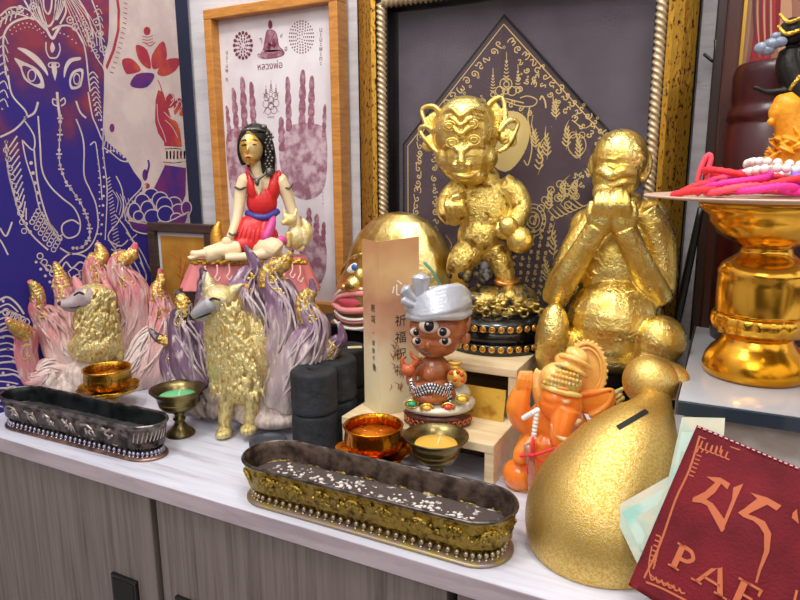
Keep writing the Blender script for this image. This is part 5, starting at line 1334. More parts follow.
hd = f.part(b, 'face', mat('mauve_grey_face', '#a8979a', .5, bump=.5, bscale=200), .7)
b = MB(); f.ball(b, 60.5, 303.5, 23.5, 2.6, 2.4, 3); f.tube(b, [(66, 307, 26, .7), (74, 307.5, 27.5, .7), (80, 306, 28.5, .6)], seg=6); f.tube(b, [(74, 295.5, 30.5, .8), (79, 292.5, 32, 1.1), (84, 294.5, 31.5, .8)], seg=6); f.part(b, 'nose_and_eye', mat('fox_black', '#1b1618', .35), None, hd)
b = MB(); f.tube(b, [(107, 300, 6, 6), (108, 290, 6, 5), (104, 281, 6, 1.5)], seg=12, flat=None); f.tube(b, [(80, 290, 6, 5), (77, 283, 5, 4), (74, 276, 5, 1.2)], seg=12); f.part(b, 'ears', mat('pink_ear', '#d08a8c', .5, bump=.4, bscale=200))

f = Fig('fox_statue', 238, 436, 'standing nine-tailed fox with gilded coat and purple tails, between the green candle and charcoal', 'statue', y=.568, az=10, floor=0)
f.o.z = 0; f.root.location = f.o
PU = (greyW, purC, purD); DT = rgb('#3d2f3c')
tail(f, [(205, 385, -26, 12), (192, 388, -28, 14), (180, 378, -30, 13), (172, 362, -32, 11), (173, 350, -32, 8), (169, 342, -32, 5.5), (158, 338, -32, 4), (149, 329, -32, 1.6)], purC, purD, DT, gold=(.66, .84), seed=1)
tail(f, [(210, 385, -24, 16), (196, 365, -24, 20), (187, 340, -24, 17), (180, 322, -22, 11), (184, 310, -22, 8), (182, 301, -22, 6), (176, 291, -22, 2.2)], gold=(.66, .93), seed=2, c_base=purC, c_mid=purD, c_tip=DT)
tail(f, [(225, 360, -28, 18), (216, 330, -28, 18), (210, 300, -28, 13), (206, 285, -27, 8), (205, 277, -27, 5), (201, 268, -27, 1.6)], purC, purD, DT, seed=3, scroll=False)
tail(f, [(252, 375, -22, 20), (254, 345, -22, 22), (252, 318, -22, 21), (244, 296, -20, 16), (247, 280, -27, 11), (255, 268, -26, 7), (252, 258, -26, 4.5), (245, 246, -26, 1.5)], *PU, seed=4)
tail(f, [(276, 388, -22, 20), (280, 355, -22, 20), (286, 325, -22, 18), (282, 300, -22, 15), (272, 284, -22, 12), (272, 270, -21, 9), (284, 263, -20, 6), (292, 249, -20, 2)], *PU, gold=(.58, .98), seed=5)
tail(f, [(280, 400, -14, 20), (292, 375, -14, 21), (305, 350, -14, 19), (314, 328, -14, 13), (306, 308, -13, 9), (307, 297, -12, 6.5), (313, 290, -12, 4), (311, 279, -12, 1.6)], *PU, gold=(.5, .86), seed=6)
tail(f, [(284, 408, -14, 14), (299, 388, -16, 13), (311, 366, -22, 13), (326, 352, -22, 11), (334, 344, -22, 7), (342, 337, -22, 4.5), (339, 322, -22, 1.5)], *PU, gold=(.45, .7), seed=7)
b = MB(); random.seed(5)
f.ball(b, 262, 385, -16, 30, 38, 20); f.ball(b, 280, 405, -14, 22, 18, 18); f.ball(b, 244, 405, -30, 46, 16, 16); f.ball(b, 214, 408, -34, 40, 12, 14); f.ball(b, 268, 415, -10, 34, 11, 20)
for k in range(90): x = random.uniform(172, 306); y = random.uniform(372, 405); wv = -13 if x < 225 else (-2 if x < 290 else -6); f.tube(b, [(x, y, wv-3, 2), (x+random.uniform(-4, 4), y+8, wv, 2.8), (x+random.uniform(-8, 8), y+16, wv-3, .8)], seg=7)
f.part(b, 'haunches', cream_fur, 1.0)
b = MB()
f.ball(b, 238, 362, 0, 29, 34, 22); f.ball(b, 230, 332, 2, 22, 26, 19); f.ball(b, 222, 308, 4, 19, 18, 17); f.ball(b, 250, 345, -8, 20, 32, 16); f.ball(b, 243, 385, -4, 26, 18, 18)
f.tube(b, [(226, 380, 6, 11), (226, 398, 8, 7.5), (225, 418, 8, 6), (225, 431, 9, 5.5)], seg=14); f.ball(b, 224, 433, 12, 7.5, 5, 9)
f.tube(b, [(252, 380, 4, 11), (252, 396, 6, 7.5), (251, 413, 7, 6), (250, 426, 8, 5.5)], seg=14); f.ball(b, 249, 429, 10, 7.5, 5, 9)
for k in range(420):
    t = random.random(); y = 300+t*92; x = 238-16*(1-t)+random.uniform(-1, 1)*(17+10*t); cxx = 224+14*t; hw_ = 18+12*min(1, t*1.5); w_ = 2+math.sqrt(max(0, 1-((x-cxx)/(hw_+2))**2))*19
    dx = random.uniform(-6, 4); f.tube(b, [(x-dx*.3, y, w_-1, .8), (x+dx*.4, y+5, w_+.6, 1.4), (x+dx, y+12, w_-.2, .5)], seg=6, n=3)
f.part(b, 'coat', gold_fur, .62)
b = MB(); f.ball(b, 219, 299, 12, 14.5, 12.5, 14); f.tube(b, [(214, 302, 14, 11), (204, 308, 18, 7.5), (197, 313, 20, 5), (193, 316, 21, 3.6)], seg=16); f.tube(b, [(212, 311, 14, 6.5), (203, 317, 17, 4), (197, 319, 19, 2.4)], seg=12)
for (x, y, tx, ty, w_) in ((210, 292, 207, 272, 12), (229, 295, 242, 284, 6)):
    f.tube(b, [(x, y, w_, 7), ((x+tx)/2, (y+ty)/2, w_, 5), (tx, ty, w_-1, 1.2)], seg=12)
hd = f.part(b, 'head', mat('gilded_face', '#dccb8c', .35, .7, bump=.9, bscale=260, col2='#c2b9a8', cscale=60, kind='crinkle'), .7)
b = MB(); f.ball(b, 192, 316, 21.5, 2.8, 2.6, 3); f.tube(b, [(196, 318.5, 23, .7), (204, 316, 25, .7), (211, 313, 26, .6)], seg=6); f.tube(b, [(209, 300, 26, .8), (214, 298.5, 28, 1.1), (220, 300, 28, .8)], seg=6); f.part(b, 'nose_and_eye', mat('fox_black', '#1b1618', .35), None, hd)
b = MB(); f.tube(b, [(212, 303, 24.5, 6), (203, 309, 23, 5.5), (196, 314, 22, 4)], seg=12); f.part(b, 'muzzle', mat('grey_muzzle', '#a3a2a8', .5, bump=.3, bscale=200), None, hd)

# ---- woman in red on a pink draped seat
f = Fig('woman_figurine', 250, 293, 'figurine of a black-haired woman in red dress seated on pink drapery with small golden foxes', 'figurine', y=.700)
f.o.z = .1485; f.root.location = f.o
skin = mat('cream_skin', '#e3cda6', .4, bump=.1, bscale=200); pink = mat('pink_drape', '#dd8486', .45, bump=.25, bscale=60); redd = mat('red_dress', '#cf2a2c', .35, bump=.2, bscale=120)
hair = mat('black_hair', '#17130f', .35, bump=.5, bscale=300); gtrim = mat('gold_trim', '#cda648', .3, .9, bump=.9, bscale=400)
b = MB(); N = 72; rings = []
for t in (0, .04, .3, .6, .85, .97, 1.0):
    ring = []
    cy_ = 292-33*t; top = 1-.17*t
    for i in range(N):
        a_ = 2*PI*i/N; fold = 1+(.055*math.sin(a_*13+1.3*math.sin(a_*3)))*(1-t)**.8
        e_ = 2.6; c_, s_ = math.cos(a_), math.sin(a_)
        ex_ = math.copysign(abs(c_)**(2/e_), c_); ey_ = math.copysign(abs(s_)**(2/e_), s_)
        ring.append(f.L(250+68*ex_*top*fold, cy_, 0)+Vector((0, ey_*27*top*fold*f.s, 0)))
    rings.append(ring)
z_ = rings[0][0].z
for i, t in enumerate((0, .04, .3, .6, .85, .97, 1.0)):
    for p in rings[i]: p.z = max(.0, p.z - z_) if True else p.z
b.loft(rings); f.part(b, 'draped_seat', pink)
b = MB()
for k in range(40): t = k/39; f.ball(b, 193+t*112, 262+1.2*math.sin(k*2), 27-6*abs(t-.5), 3.4, 2.6, 2.6, 0, 8, 6)
f.part(b, 'gold_fringe', gtrim)
b = MB()    # body: legs, arms, neck
f.tube(b, [(238, 246, 8, 10), (222, 251, 20, 9), (206, 255, 26, 7.5)], seg=16); f.tube(b, [(258, 248, 12, 10), (272, 249, 24, 11.5), (277, 252, 26, 10)], seg=16)
f.tube(b, [(274, 251, 26, 7), (258, 255, 29, 5), (240, 257, 31, 4), (226, 258, 32, 3)], seg=14); f.tube(b, [(238, 248, 20, 8), (222, 251, 25, 6.5), (208, 253, 27, 4.6), (198, 254, 27, 3.6), (191, 253, 27, 2.6)], seg=14); f.tube(b, [(199, 255, 28, 2.6), (192, 258, 28, 2), (188, 257, 28, 1.4)], seg=10)
f.tube(b, [(245, 180, 4, 7), (241, 190, 5, 6), (239, 206, 7, 5.4), (236, 222, 12, 4.6), (230, 238, 20, 3.8)], seg=14)
f.tube(b, [(279, 181, 2, 7.5), (286, 192, 2, 6.4), (291, 208, 2, 5.4), (297, 224, 4, 4.6), (300, 238, 8, 4)], seg=14)
f.ball(b, 262, 184, 0, 19, 12, 10); f.ball(b, 246, 181, 2, 8, 7.5, 7); f.ball(b, 279, 181, 1, 8.5, 8, 7); f.tube(b, [(257, 180, 2, 7), (256, 168, 3, 5.5), (255, 160, 4, 5.5)], seg=14); f.ball(b, 262, 205, 0, 13, 24, 10)
f.part(b, 'body', skin, .75)
b = MB()
f.ball(b, 227, 243, 24, 5, 6, 3, 20)
for k in range(4): f.tube(b, [(227-k*2, 245+k*.4, 26, 1.6), (222-k*2.2, 250+k*.3, 29, 1.4), (219-k*2.2, 254-k*.4, 30, 1.0)], seg=7)
f.tube(b, [(230, 246, 26, 1.6), (230, 252, 29, 1.2)], seg=7, n=1)
f.part(b, 'hand', skin); b = MB(); f.ball(b, 301, 241, 10, 4, 5, 3)
for k in range(4): f.tube(b, [(299+k*1.8, 243, 12, 1.4), (298+k*1.8, 248, 14, 1.2), (297+k*1.6, 251, 13, .9)], seg=7)
f.part(b, 'hand', skin)
b = MB(); f.ball(b, 251, 147, 8, 11.5, 16, 11.5); f.ball(b, 250, 156, 10, 8, 8.5, 8.5); f.ball(b, 247.5, 150, 18.3, 1.3, 3.4, 2.2, -8); f.ball(b, 248, 157.5, 17.6, 3, 1.2, 1.6)
hd = f.part(b, 'head', mat('gilded_face_skin', '#d3a545', .35, .5, bump=.15, bscale=200, col2='#e0c088', cscale=60), .6)
b = MB()
for x in (244.5, 254): f.tube(b, [(x-3, 145.8, 17.6, .5), (x, 144.6, 18.8, .9), (x+3.2, 145.4, 17.2, .5)], seg=6); f.tube(b, [(x-3.4, 141.5, 17.4, .4), (x, 139.8, 18, .7), (x+3.6, 141, 16.6, .4)], seg=6)
f.part(b, 'eyes_and_brows', hair, None, hd)
b = MB(); f.tube(b, [(245.6, 157.4, 19, .5), (248, 156.8, 19.8, 1.0), (250.6, 157.4, 19, .5)], seg=6); f.part(b, 'lips', mat('red_lips', '#a8322a', .35), None, hd)
b = MB()
f.ball(b, 256, 138, 1, 15.5, 14, 15); f.ball(b, 258, 150, -4, 14, 20, 12); f.tube(b, [(244, 132, 12, 3), (240.5, 142, 10, 3), (241, 154, 6, 3.4), (244, 164, 2, 3)], seg=12)
f.tube(b, [(264, 132, 8, 5), (268, 146, 6, 6), (269, 160, 4, 6.5), (268, 174, 4, 6)], seg=14); f.tube(b, [(256, 140, -8, 13), (260, 160, -10, 14), (264, 180, -9, 12)], seg=16)
f.part(b, 'hair', hair, .75)
b = MB()
for x0 in (267, 271):
    for k in range(13): f.ball(b, x0+1.5*math.sin(k*1.7), 134+k*3, 13-k*.2, 1.5, 1.5, 1.4, 0, 7, 5)
f.tube(b, [(241, 131.5, 12, 1.3), (248, 129.5, 16.5, 1.5), (258, 129.5, 16.5, 1.4), (268, 132, 11, 1.2)], seg=8); f.ball(b, 269.5, 172, 11, 3.8, 4.4, 3); f.ball(b, 264, 127, 13, 3, 2.6, 2.6); jm = mat('dark_silver', '#6d6a66', .35, .8, bump=.5, bscale=500); f.part(b, 'tiara_and_braid', jm); b = MB()
f.tube(b, [(249, 169, 8, 1), (252, 176, 13, 1.2), (257, 179, 14, 1.4), (264, 175, 12, 1.2), (267, 169, 8, 1)], seg=7); f.ball(b, 257, 182, 14.5, 2.2, 3.6, 1.6); f.part(b, 'necklace', jm); b = MB()
f.tube(b, [(235, 187, 8, 1), (240, 189, 12, 1.2), (246, 187, 9, 1)], seg=6); f.part(b, 'armlet', jm); b = MB(); f.tube(b, [(283, 187, 6, 1), (289, 188, 9, 1.2), (293, 184, 4, 1)], seg=6); f.part(b, 'armlet', jm); b = MB(); f.tube(b, [(229, 233, 22, 1), (233, 235, 24.5, 1.2), (238, 232, 21, 1)], seg=6)
f.part(b, 'bangle', jm)
b = MB()
f.ball(b, 262, 202, 2, 15, 17, 11); f.ball(b, 252, 188, 4, 6, 15, 9, 10); f.ball(b, 273, 188, 3, 7.5, 15, 9, -10); f.ball(b, 249, 175, 4, 3.4, 8, 5); f.ball(b, 279, 178, 2, 3.6, 8, 5)
f.ball(b, 253, 232, 8, 20, 17, 14, 15); f.ball(b, 243, 244, 16, 13, 8, 10); f.ball(b, 266, 236, 10, 12, 12, 13)
for k in range(7): f.tube(b, [(246+k*4, 219, 14, 1.5), (241+k*4.4, 232, 21, 1.8), (236+k*5, 247, 22, 1.4)], seg=7)
f.part(b, 'dress', redd, .8)
b = MB(); b.poly([f.L(x, y, 13.2) for x, y in ((254, 180), (262, 180), (259, 196))]); f.ball(b, 258.5, 186, 9, 4.4, 9, 4.8); f.part(b, 'neckline', skin)
b = MB(); f.tube(b, [(247, 213, 6, 3), (256, 217, 14, 3.6), (268, 217, 14, 3.6), (278, 211, 6, 3)], seg=12, flat=None); f.part(b, 'sash', mat('blue_violet_sash', '#3d3a86', .4, bump=.3, bscale=200))
b = MB(); f.tube(b, [(273, 217, 12, 3), (271, 226, 18, 4.5), (266, 237, 22, 5), (263, 242, 23, 2)], seg=12); f.ball(b, 281, 241, 22, 6, 5, 4, 20); f.part(b, 'magenta_sash_end', mat('magenta_cloth', '#c6458a', .4, bump=.3, bscale=200))
def minifox(x, y, s_, w_, nm, m, mir=1):
    b = MB(); f.ball(b, x+5*s_*mir, y+8*s_, w_, 8*s_, 11*s_, 7*s_); f.ball(b, x, y-7*s_, w_+3, 6*s_, 5.5*s_, 5.5*s_); f.tube(b, [(x-2*s_*mir, y-6*s_, w_+5, 3.6*s_), (x-7*s_*mir, y-4*s_, w_+7, 2*s_)], seg=8, n=1)
    for dx in (-4, 4): f.tube(b, [(x+dx*s_, y-9*s_, w_+3, 2.4*s_), (x+dx*1.4*s_, y-17*s_, w_+2, .7*s_)], seg=8, n=1)
    f.tube(b, [(x-1*s_*mir, y+4*s_, w_+6, 3*s_), (x-2*s_*mir, y+17*s_, w_+7, 2.4*s_)], seg=8, n=1); f.tube(b, [(x+12*s_*mir, y+14*s_, w_, 4*s_), (x+15*s_*mir, y+2*s_, w_, 5*s_), (x+11*s_*mir, y-8*s_, w_-2, 1.5*s_)], seg=10)
    return f.part(b, nm, m, .7)
minifox(290, 228, 1.15, 12, 'small_fox', mat('yellow_cream', '#d8c078', .4, .3, bump=.6, bscale=300, col2='#e6d8ac', cscale=90))
b = MB(); f.tube(b, [(228, 252, -4, 7), (219, 244, -6, 8), (217, 232, -6, 6), (219, 222, -6, 2)], seg=12); f.part(b, 'small_tail', mat('ochre_gilt', '#d0993c', .35, .7, bump=.6, bscale=300))
for (x, y) in ((205, 272), (217, 271), (229, 270), (292, 268), (300, 272), (284, 272)):
    b = MB(); f.tube(b, [(x, y-6, 30.5, .8), (x+.5, y+2, 31.8, .8), (x-2, y+7, 32.8, .8), (x+1, y+10, 33, .8), (x+3.5, y+6, 32.8, .8)], seg=6); f.part(b, 'drape_pattern', mat('pale_pink_paint', '#ecc0ba', .5))

# ---- big golden mask-like head
b = MB(); b.box((-.515, .735, 0), (-.376, .81, .1035)); o = b.build('riser_block', blk, None, [('bevel', .001)]); tag(o, 'black block behind the charcoal rolls carrying the left side of the golden head', 'block')
f = Fig('golden_head_mask', 392, 350, 'large domed golden head with blue eye and pink open mouth behind the folded card', 'mask', y=.762, az=0)
f.o.z = .1045; f.root.location = f.o; f.floor = .1045
b = MB(); f.ball(b, 400, 285, -4, 56, 66, 30); f.ball(b, 374, 316, 0, 42, 58, 28); f.ball(b, 400, 330, -4, 54, 40, 30); f.ball(b, 350, 340, -4, 18, 40, 22)
f.part(b, 'head', mat('bright_mask_gold', '#e8d690', .3, 1, bump=.35, bscale=90, col2='#caa648', cscale=30, kind='crinkle'), 1.3)
bpy.context.view_layer.update(); dg = bpy.context.evaluated_depsgraph_get(); hev = [c for c in f.root.children if c.name.startswith('head')][0].evaluated_get(dg); hinv = f.root.matrix_world.inverted(); hs = f.s
def on(x, y, h=0):   # depth of the face surface at a point
    ok, loc, n_, _i = hev.ray_cast(hinv @ EYE, (hinv.to_3x3() @ ray(x, y)).normalized())
    return (-loc.y/hs if ok else 0)+h
b = MB(); f.ball(b, 354, 284, on(354, 284, 1), 8, 7.5, 8); f.ball(b, 346, 287, on(346, 287, 1), 5, 4, 6); f.ball(b, 360, 277, on(360, 277), 5, 8, 5); f.tube(b, [(338, 282, on(338, 282), 1.6), (344, 268, on(344, 268), 2.2), (353, 258, on(353, 258), 2.2), (362, 254, on(362, 254), 1.6)], seg=8); f.part(b, 'nose_and_brow', leaf, .8)
b = MB(); f.ball(b, 354, 268, on(354, 268, -1), 8, 4, 3, 30); f.part(b, 'eye_white', mat('white_enamel', '#e4e2e0', .3))
b = MB(); f.ball(b, 354.5, 267.5, on(354, 268, 1), 3.4, 3, 1.6); f.part(b, 'iris', mat('blue_enamel', '#2a62b0', .2))
def band(pts, r): return [(x, y, on(x, y, r*.35), r) for x, y in pts]
b = MB(); f.tube(b, band([(334, 303), (340, 297), (352, 294), (366, 294)], 2.6), seg=12); f.tube(b, band([(334, 304), (342, 310), (354, 311), (368, 310)], 3.0), seg=12)
f.part(b, 'lips', mat('pink_enamel', '#d98a88', .3))
b = MB(); f.ball(b, 354, 303, on(354, 303, -3), 17, 5.5, 4); f.part(b, 'mouth', mat('deep_pink_enamel', '#c04a5c', .35))
for k in range(4):
    b = MB(); f.tube(b, band([(335-k*.6, 311+k*9.5), (343, 318+k*9), (356, 320+k*9), (370, 318+k*9)], 1.5), seg=8); f.part(b, 'white_stripe', mat('white_enamel', '#e4e2e0', .3))
    b = MB(); f.tube(b, band([(335-k*.6, 314+k*9.5), (343, 321+k*9), (356, 323+k*9), (370, 321+k*9)], 1.3), seg=8); f.part(b, 'pink_stripe', mat('rose_enamel', '#c87470', .3))
b = MB(); f.tube(b, band([(334, 298), (340, 291), (350, 288.5), (362, 289)], 1.3), seg=8); f.part(b, 'white_stripe', mat('white_enamel', '#e4e2e0', .3))
b = MB(); f.tube(b, band([(424, 262), (433, 272), (440, 284), (444, 298)], 1.2), seg=8); f.part(b, 'green_stripe', mat('green_enamel', '#6fae98', .3))

# ---- turbaned figurine with many eyes
f = Fig('turbaned_figurine', 438, 424, 'small brown multi-eyed figurine in silver-grey turban seated on gems, on the lower step', 'figurine', y=.610, floor=.0455)
f.o.z = .0455; f.root.location = f.o
brn = mat('brown_skin', '#ab643a', .25, bump=.15, bscale=200, coat=.3, col2='#94502c', cscale=60); silv = mat('silver_cloth', '#bcc0ca', .36, .4, bump=.35, bscale=140)
b = MB(); f.ball(b, 438, 326, 2, 27, 19, 24); f.ball(b, 436, 340, 4, 23, 16, 20); f.ball(b, 432, 350, 10, 12, 7, 10)
f.tube(b, [(461, 332, 2, 5), (466, 326, 1, 4.5), (470, 316, 0, 1.5)], seg=10); f.tube(b, [(461, 338, 4, 5), (466, 340, 3, 4), (468, 334, 3, 2.5)], seg=10); f.ball(b, 428, 345, 21, 3.5, 4.5, 5); f.ball(b, 424.5, 347.5, 20, 2.2, 1.8, 2); f.ball(b, 431.5, 347.5, 20.5, 2.2, 1.8, 2)
hd = f.part(b, 'head', brn, .7)
for (x, y, r, w_) in ((429, 326, 7.6, 23.5), (416.5, 332, 5.2, 16), (418, 341, 4.6, 17), (443, 332, 5.8, 23), (445, 341, 5.0, 21.5)):
    b = MB(); f.ball(b, x, y, w_, r*1.25, r*.92, r*.7, -10); e_ = f.part(b, 'eye', mat('eye_cream', '#c4b4a8', .25), None, hd)
    b = MB(); f.ball(b, x, y, w_+r*.32, r*.72, r*.72, r*.5); f.ball(b, x, y, w_+r*.3, r*.72, r*.72, r*.45); f.part(b, 'pupil', mat('eye_black', '#14101a', .12), None, hd)
    b = MB(); f.ball(b, x-r*.2, y-r*.25, w_+r*.8, r*.16, r*.16, r*.1, 0, 8, 6); P = [(x+r*1.3*math.cos(2*PI*k/12), y+r*1.0*math.sin(2*PI*k/12), w_+r*.1, .9) for k in range(12)]; f.part(b, 'catchlight', mat('eye_cream', '#c4b4a8', .25), None, hd)
    b = MB(); f.tube(b, P, seg=6, n=2, closed=True); f.part(b, 'eyelid', brn, None, hd)
b = MB(); f.tube(b, [(421, 350, 18, .8), (427, 353, 20.5, 1), (434, 351, 20, 1), (440, 349, 18, .8)], seg=6); f.ball(b, 438, 354, 14, 3, 4, 3); f.part(b, 'mouth', mat('grey_lip', '#5c504c', .4), None, hd)
b = MB()
f.ball(b, 438, 304, 0, 32, 17, 28, 8)
for k in range(7):
    u = k/6; f.tube(b, [(412+u*4, 312-u*10, 14, 3), (424+u*2, 315-u*19, 25-u*6, 3.6+u), (442, 312-u*22, 28-u*10, 4+u*.6), (460, 306-u*18, 17-u*8, 3.8), (470-u*2, 306-u*12, -2, 3)], seg=12)
f.tube(b, [(408, 316, 8, 3.4), (420, 318, 22, 4), (440, 316, 28, 4.2), (460, 316, 17, 4), (470, 312, 0, 3)], seg=12)
f.part(b, 'turban', silv, .8)
b = MB(); f.tube(b, [(424, 302, 14, 5.5), (422, 292, 15, 6), (421, 282, 15, 7.5), (421, 277, 15, 8.5)], seg=20, mod=lambda t, a_: 1+.12*math.sin(5*a_+2)*t); f.tube(b, [(420, 303, 14, 4), (411, 296, 15, 5), (405, 289, 15, 6.5)], seg=18, mod=lambda t, a_: 1+.15*math.sin(4*a_)*t); f.tube(b, [(417, 306, 16, 3), (409, 303, 17, 4), (403, 300, 17, 4.6)], seg=14); f.part(b, 'turban_knot', silv)
b = MB()
f.ball(b, 434, 372, 2, 16, 18, 13); f.ball(b, 436, 388, 4, 22, 12, 18); f.tube(b, [(422, 364, 4, 6), (412, 374, 8, 5.4), (412, 384, 14, 5)], seg=12); f.tube(b, [(447, 364, 2, 6), (456, 374, 6, 5.4), (452, 386, 14, 5)], seg=12); f.ball(b, 430, 375, 12, 7, 7, 5)
f.tube(b, [(452, 392, 12, 7), (438, 398, 20, 6), (424, 398, 22, 5), (414, 397, 20, 3.5)], seg=12); f.tube(b, [(418, 392, 12, 7), (430, 396, 20, 5.5), (446, 397, 22, 4.5)], seg=12)
for k in range(4): f.tube(b, [(432+k*3.6, 390, 24, 1.6), (434+k*3.8, 395, 26, 1.6), (433+k*3.8, 399, 24, 1.2)], seg=7); f.tube(b, [(414+k*3.4, 388, 22, 1.6), (413+k*3.6, 393, 24, 1.6), (414+k*3.6, 397, 23, 1.2)], seg=7)
f.ball(b, 436, 389, 20, 7, 4, 5); f.ball(b, 419, 387, 18, 6, 4, 5)
f.part(b, 'body', brn, .7)
b = MB(); w2 = MB()
for k in range(44):
    t = k/43; a_ = PI*(.02+t*.96); x = 431-20*math.cos(a_); y = 382+17*math.sin(a_)*.55+4*math.sin(a_*3); m_ = b if k % 2 else w2
    for j in range(3): f.ball(m_, x, y-2.6+j*3.2, 19+8*math.sin(a_), 2.3, 1.9, 1.8, 0, 8, 5); m_ = w2 if m_ is b else b
for k in range(24):
    y = 385+k*.8; m_ = b if k % 2 else w2; f.ball(m_, 446+2*(k % 3), y, 22, 2.0, 1.7, 1.6, 0, 8, 5)
f.part(b, 'black_beads', mat('eye_black', '#14101a', .12)); f.part(w2, 'silver_beads', mat('silver_bead', '#c9c8cf', .25, .6))
b = MB(); f.ball(b, 457, 377, 16, 9.5, 9, 8); f.ball(b, 455, 367, 16, 5, 3, 4.6); f.tube(b, [(449, 362, 16, 1.8), (455, 364, 18, 2.4), (461, 362, 16, 1.8)], seg=8); sk = f.part(b, 'money_bag', mat('gold_bag', '#d8a848', .3, .5, coat=.3), .7)
b = MB(); 
for (x, y) in ((451, 373), (455, 380), (462, 375), (458, 372), (463, 381)): f.ball(b, x, y, 23.2, 2, 2, 1.4, 0, 8, 6)
f.part(b, 'red_marks', mat('red_enamel', '#c23a2c', .3), None, sk)
b = MB(); f.ball(b, 408, 370, 14, 7, 6, 6); f.tube(b, [(412, 366, 14, 3), (417, 360, 14, 2.6), (412, 356, 14, 2), (410, 351, 14, 1.2)], seg=9); f.tube(b, [(403, 366, 14, 2.5), (402, 360, 14, 2), (405, 356, 14, 1)], seg=8); f.part(b, 'orange_pot', mat('orange_clay', '#b4572c', .35, coat=.3), .7)
b = MB(); f.ball(b, 438, 404, 4, 34, 8, 26); f.ball(b, 456, 392, 4, 14, 9, 14); f.ball(b, 466, 402, 4, 9, 6, 12)
f.part(b, 'cloth_seat', mat('pale_silver_cloth', '#c4bfae', .4, .3, bump=.4, bscale=160), .8)
for (x, y, c_) in ((412, 404, '#1f9a6c'), (427, 408, '#d9a63a'), (448, 407, '#cf3a30'), (462, 399, '#e0c24a')):
    b = MB(); f.ball(b, x, y, 29-abs(x-436)*.28, 4.2, 2.8, 3); gm_ = f.part(b, 'gem', mat('gem_'+c_[1:], c_, .12, coat=.5))
    b = MB(); P = [(x+6.4*math.cos(2*PI*k/12), y+3.8*math.sin(2*PI*k/12), 28.5-abs(x-436)*.28, 1.2) for k in range(12)]; f.tube(b, P, seg=7, n=2, closed=True); f.part(b, 'gem_setting', mat('gold_setting', '#d9b25a', .25, .9), None, gm_)
b = MB(); rr_ = 33*f.s; b.lathe([(0, 0), (rr_*.93, 0), (rr_*.98, .002), (rr_*.9, .0085), (rr_, .0125), (0, .0135)], seg=48, mod=lambda r, z, a_: 1+.04*math.sin(a_*12)); o = b.build('base', mat('dark_red_base', '#5e2a20', .35, coat=.2), f.root); o.scale = (1, .8, 1)
b = MB()
for k in range(16):
    a_ = -PI*(k+.5)/16; c = Vector((math.cos(a_)*rr_*.98, math.sin(a_)*rr_*.79, .0065)); t = Vector((-math.sin(a_), math.cos(a_), 0))
    b.tube([c+t*(.0034*math.cos(q*1.0)*(1-q*.1))+Vector((0, 0, .0038*math.sin(q*1.0)*(1-q*.1))) for q in range(7)], .0009, seg=6, n=3)
b.build('scroll_relief', mat('copper_scroll', '#b5683f', .3, .6), f.root)

# ---- orange resin elephant-headed god
resin = mat('orange_resin', '#ff8a34', .10, trans=.08, sss=1.0, coat=.5, col2='#ff9c3c', cscale=14, bump=.1, bscale=60, ior=1.4)
resin_y = mat('amber_resin', '#ffd084', .10, trans=.12, sss=.8, coat=.6, bump=.3, bscale=240, col2='#ffb858', cscale=90, ior=1.4)
f = Fig('elephant_god_statue', 552, 497, 'translucent orange resin elephant-headed god with amber crown, between the steps and the golden gourd', 'statue', y=.605, floor=0)
f.o.z = 0; f.root.location = f.o
b = MB()
f.ball(b, 550, 455, -4, 34, 34, 22); f.ball(b, 556, 425, -6, 30, 26, 18); f.ball(b, 520, 474, 8, 17, 16, 16); f.ball(b, 530, 492, 4, 24, 12, 18); f.ball(b, 580, 488, 0, 34, 14, 22); f.ball(b, 565, 495, 0, 46, 8, 24)
f.tube(b, [(536, 428, 0, 11), (524, 420, 4, 12), (518, 408, 8, 11.5), (521, 394, 10, 9), (525, 386, 10, 7)], seg=18)
for k in range(4): f.tube(b, [(518+k*4, 388, 16, 2.2), (519+k*4, 379, 16, 2.2), (521+k*3.4, 371, 14, 1.6)], seg=8)
f.tube(b, [(532, 440, 8, 9), (522, 452, 14, 8), (520, 462, 18, 7)], seg=14)
f.part(b, 'body', resin, 1.0)
b = MB(); f.ball(b, 561, 403, 6, 20, 20, 18); f.ball(b, 556, 396, 12, 12, 9, 12); f.ball(b, 566, 416, 10, 15, 18, 13); f.tube(b, [(566, 410, 14, 13), (562, 426, 20, 11), (560, 440, 22, 9.5), (568, 450, 22, 8), (580, 448, 20, 6), (582, 440, 18, 4)], seg=18)
f.tube(b, [(552, 392, 20, 1.8), (559, 388, 23, 2), (568, 390, 23, 2)], seg=8); f.ball(b, 566, 402, 21, 6.5, 4.5, 3)
f.part(b, 'head', resin, .9)
b = MB(); f.tube(b, [(552, 424, 24, 1.6), (556, 434, 28, 2.4), (566, 440, 31, 2.6), (576, 436, 28, 1.6)], seg=9); f.ball(b, 574, 424, 20, 8, 3.6, 3, 35); f.ball(b, 566, 402, 23, 3.4, 2.4, 2); f.part(b, 'tusk_and_trunk_bands', mat('pale_amber', '#eec48a', .2, coat=.4, trans=.3))
b = MB(); f.ball(b, 541, 394, -2, 7, 24, 4, 4); f.tube(b, [(545, 412, 0, 5), (539, 395, 0, 6), (536, 378, -2, 4), (537, 368, -2, 1)], seg=12); f.part(b, 'ear', resin_y, .8)
b = MB(); f.ball(b, 594, 402, -2, 20, 12, 4, 12); f.tube(b, [(580, 394, 2, 3), (596, 392, 0, 3), (613, 390, -2, 1.5), (606, 406, 0, 3), (590, 416, 2, 3)], seg=10); f.part(b, 'ear', resin, .8)
b = MB(); f.ball(b, 561, 380, 4, 20, 16, 17, -22); f.tube(b, [(543, 386, 10, 2.6), (552, 389, 20, 3), (566, 393, 23, 3), (580, 396, 14, 2.6)], seg=9)
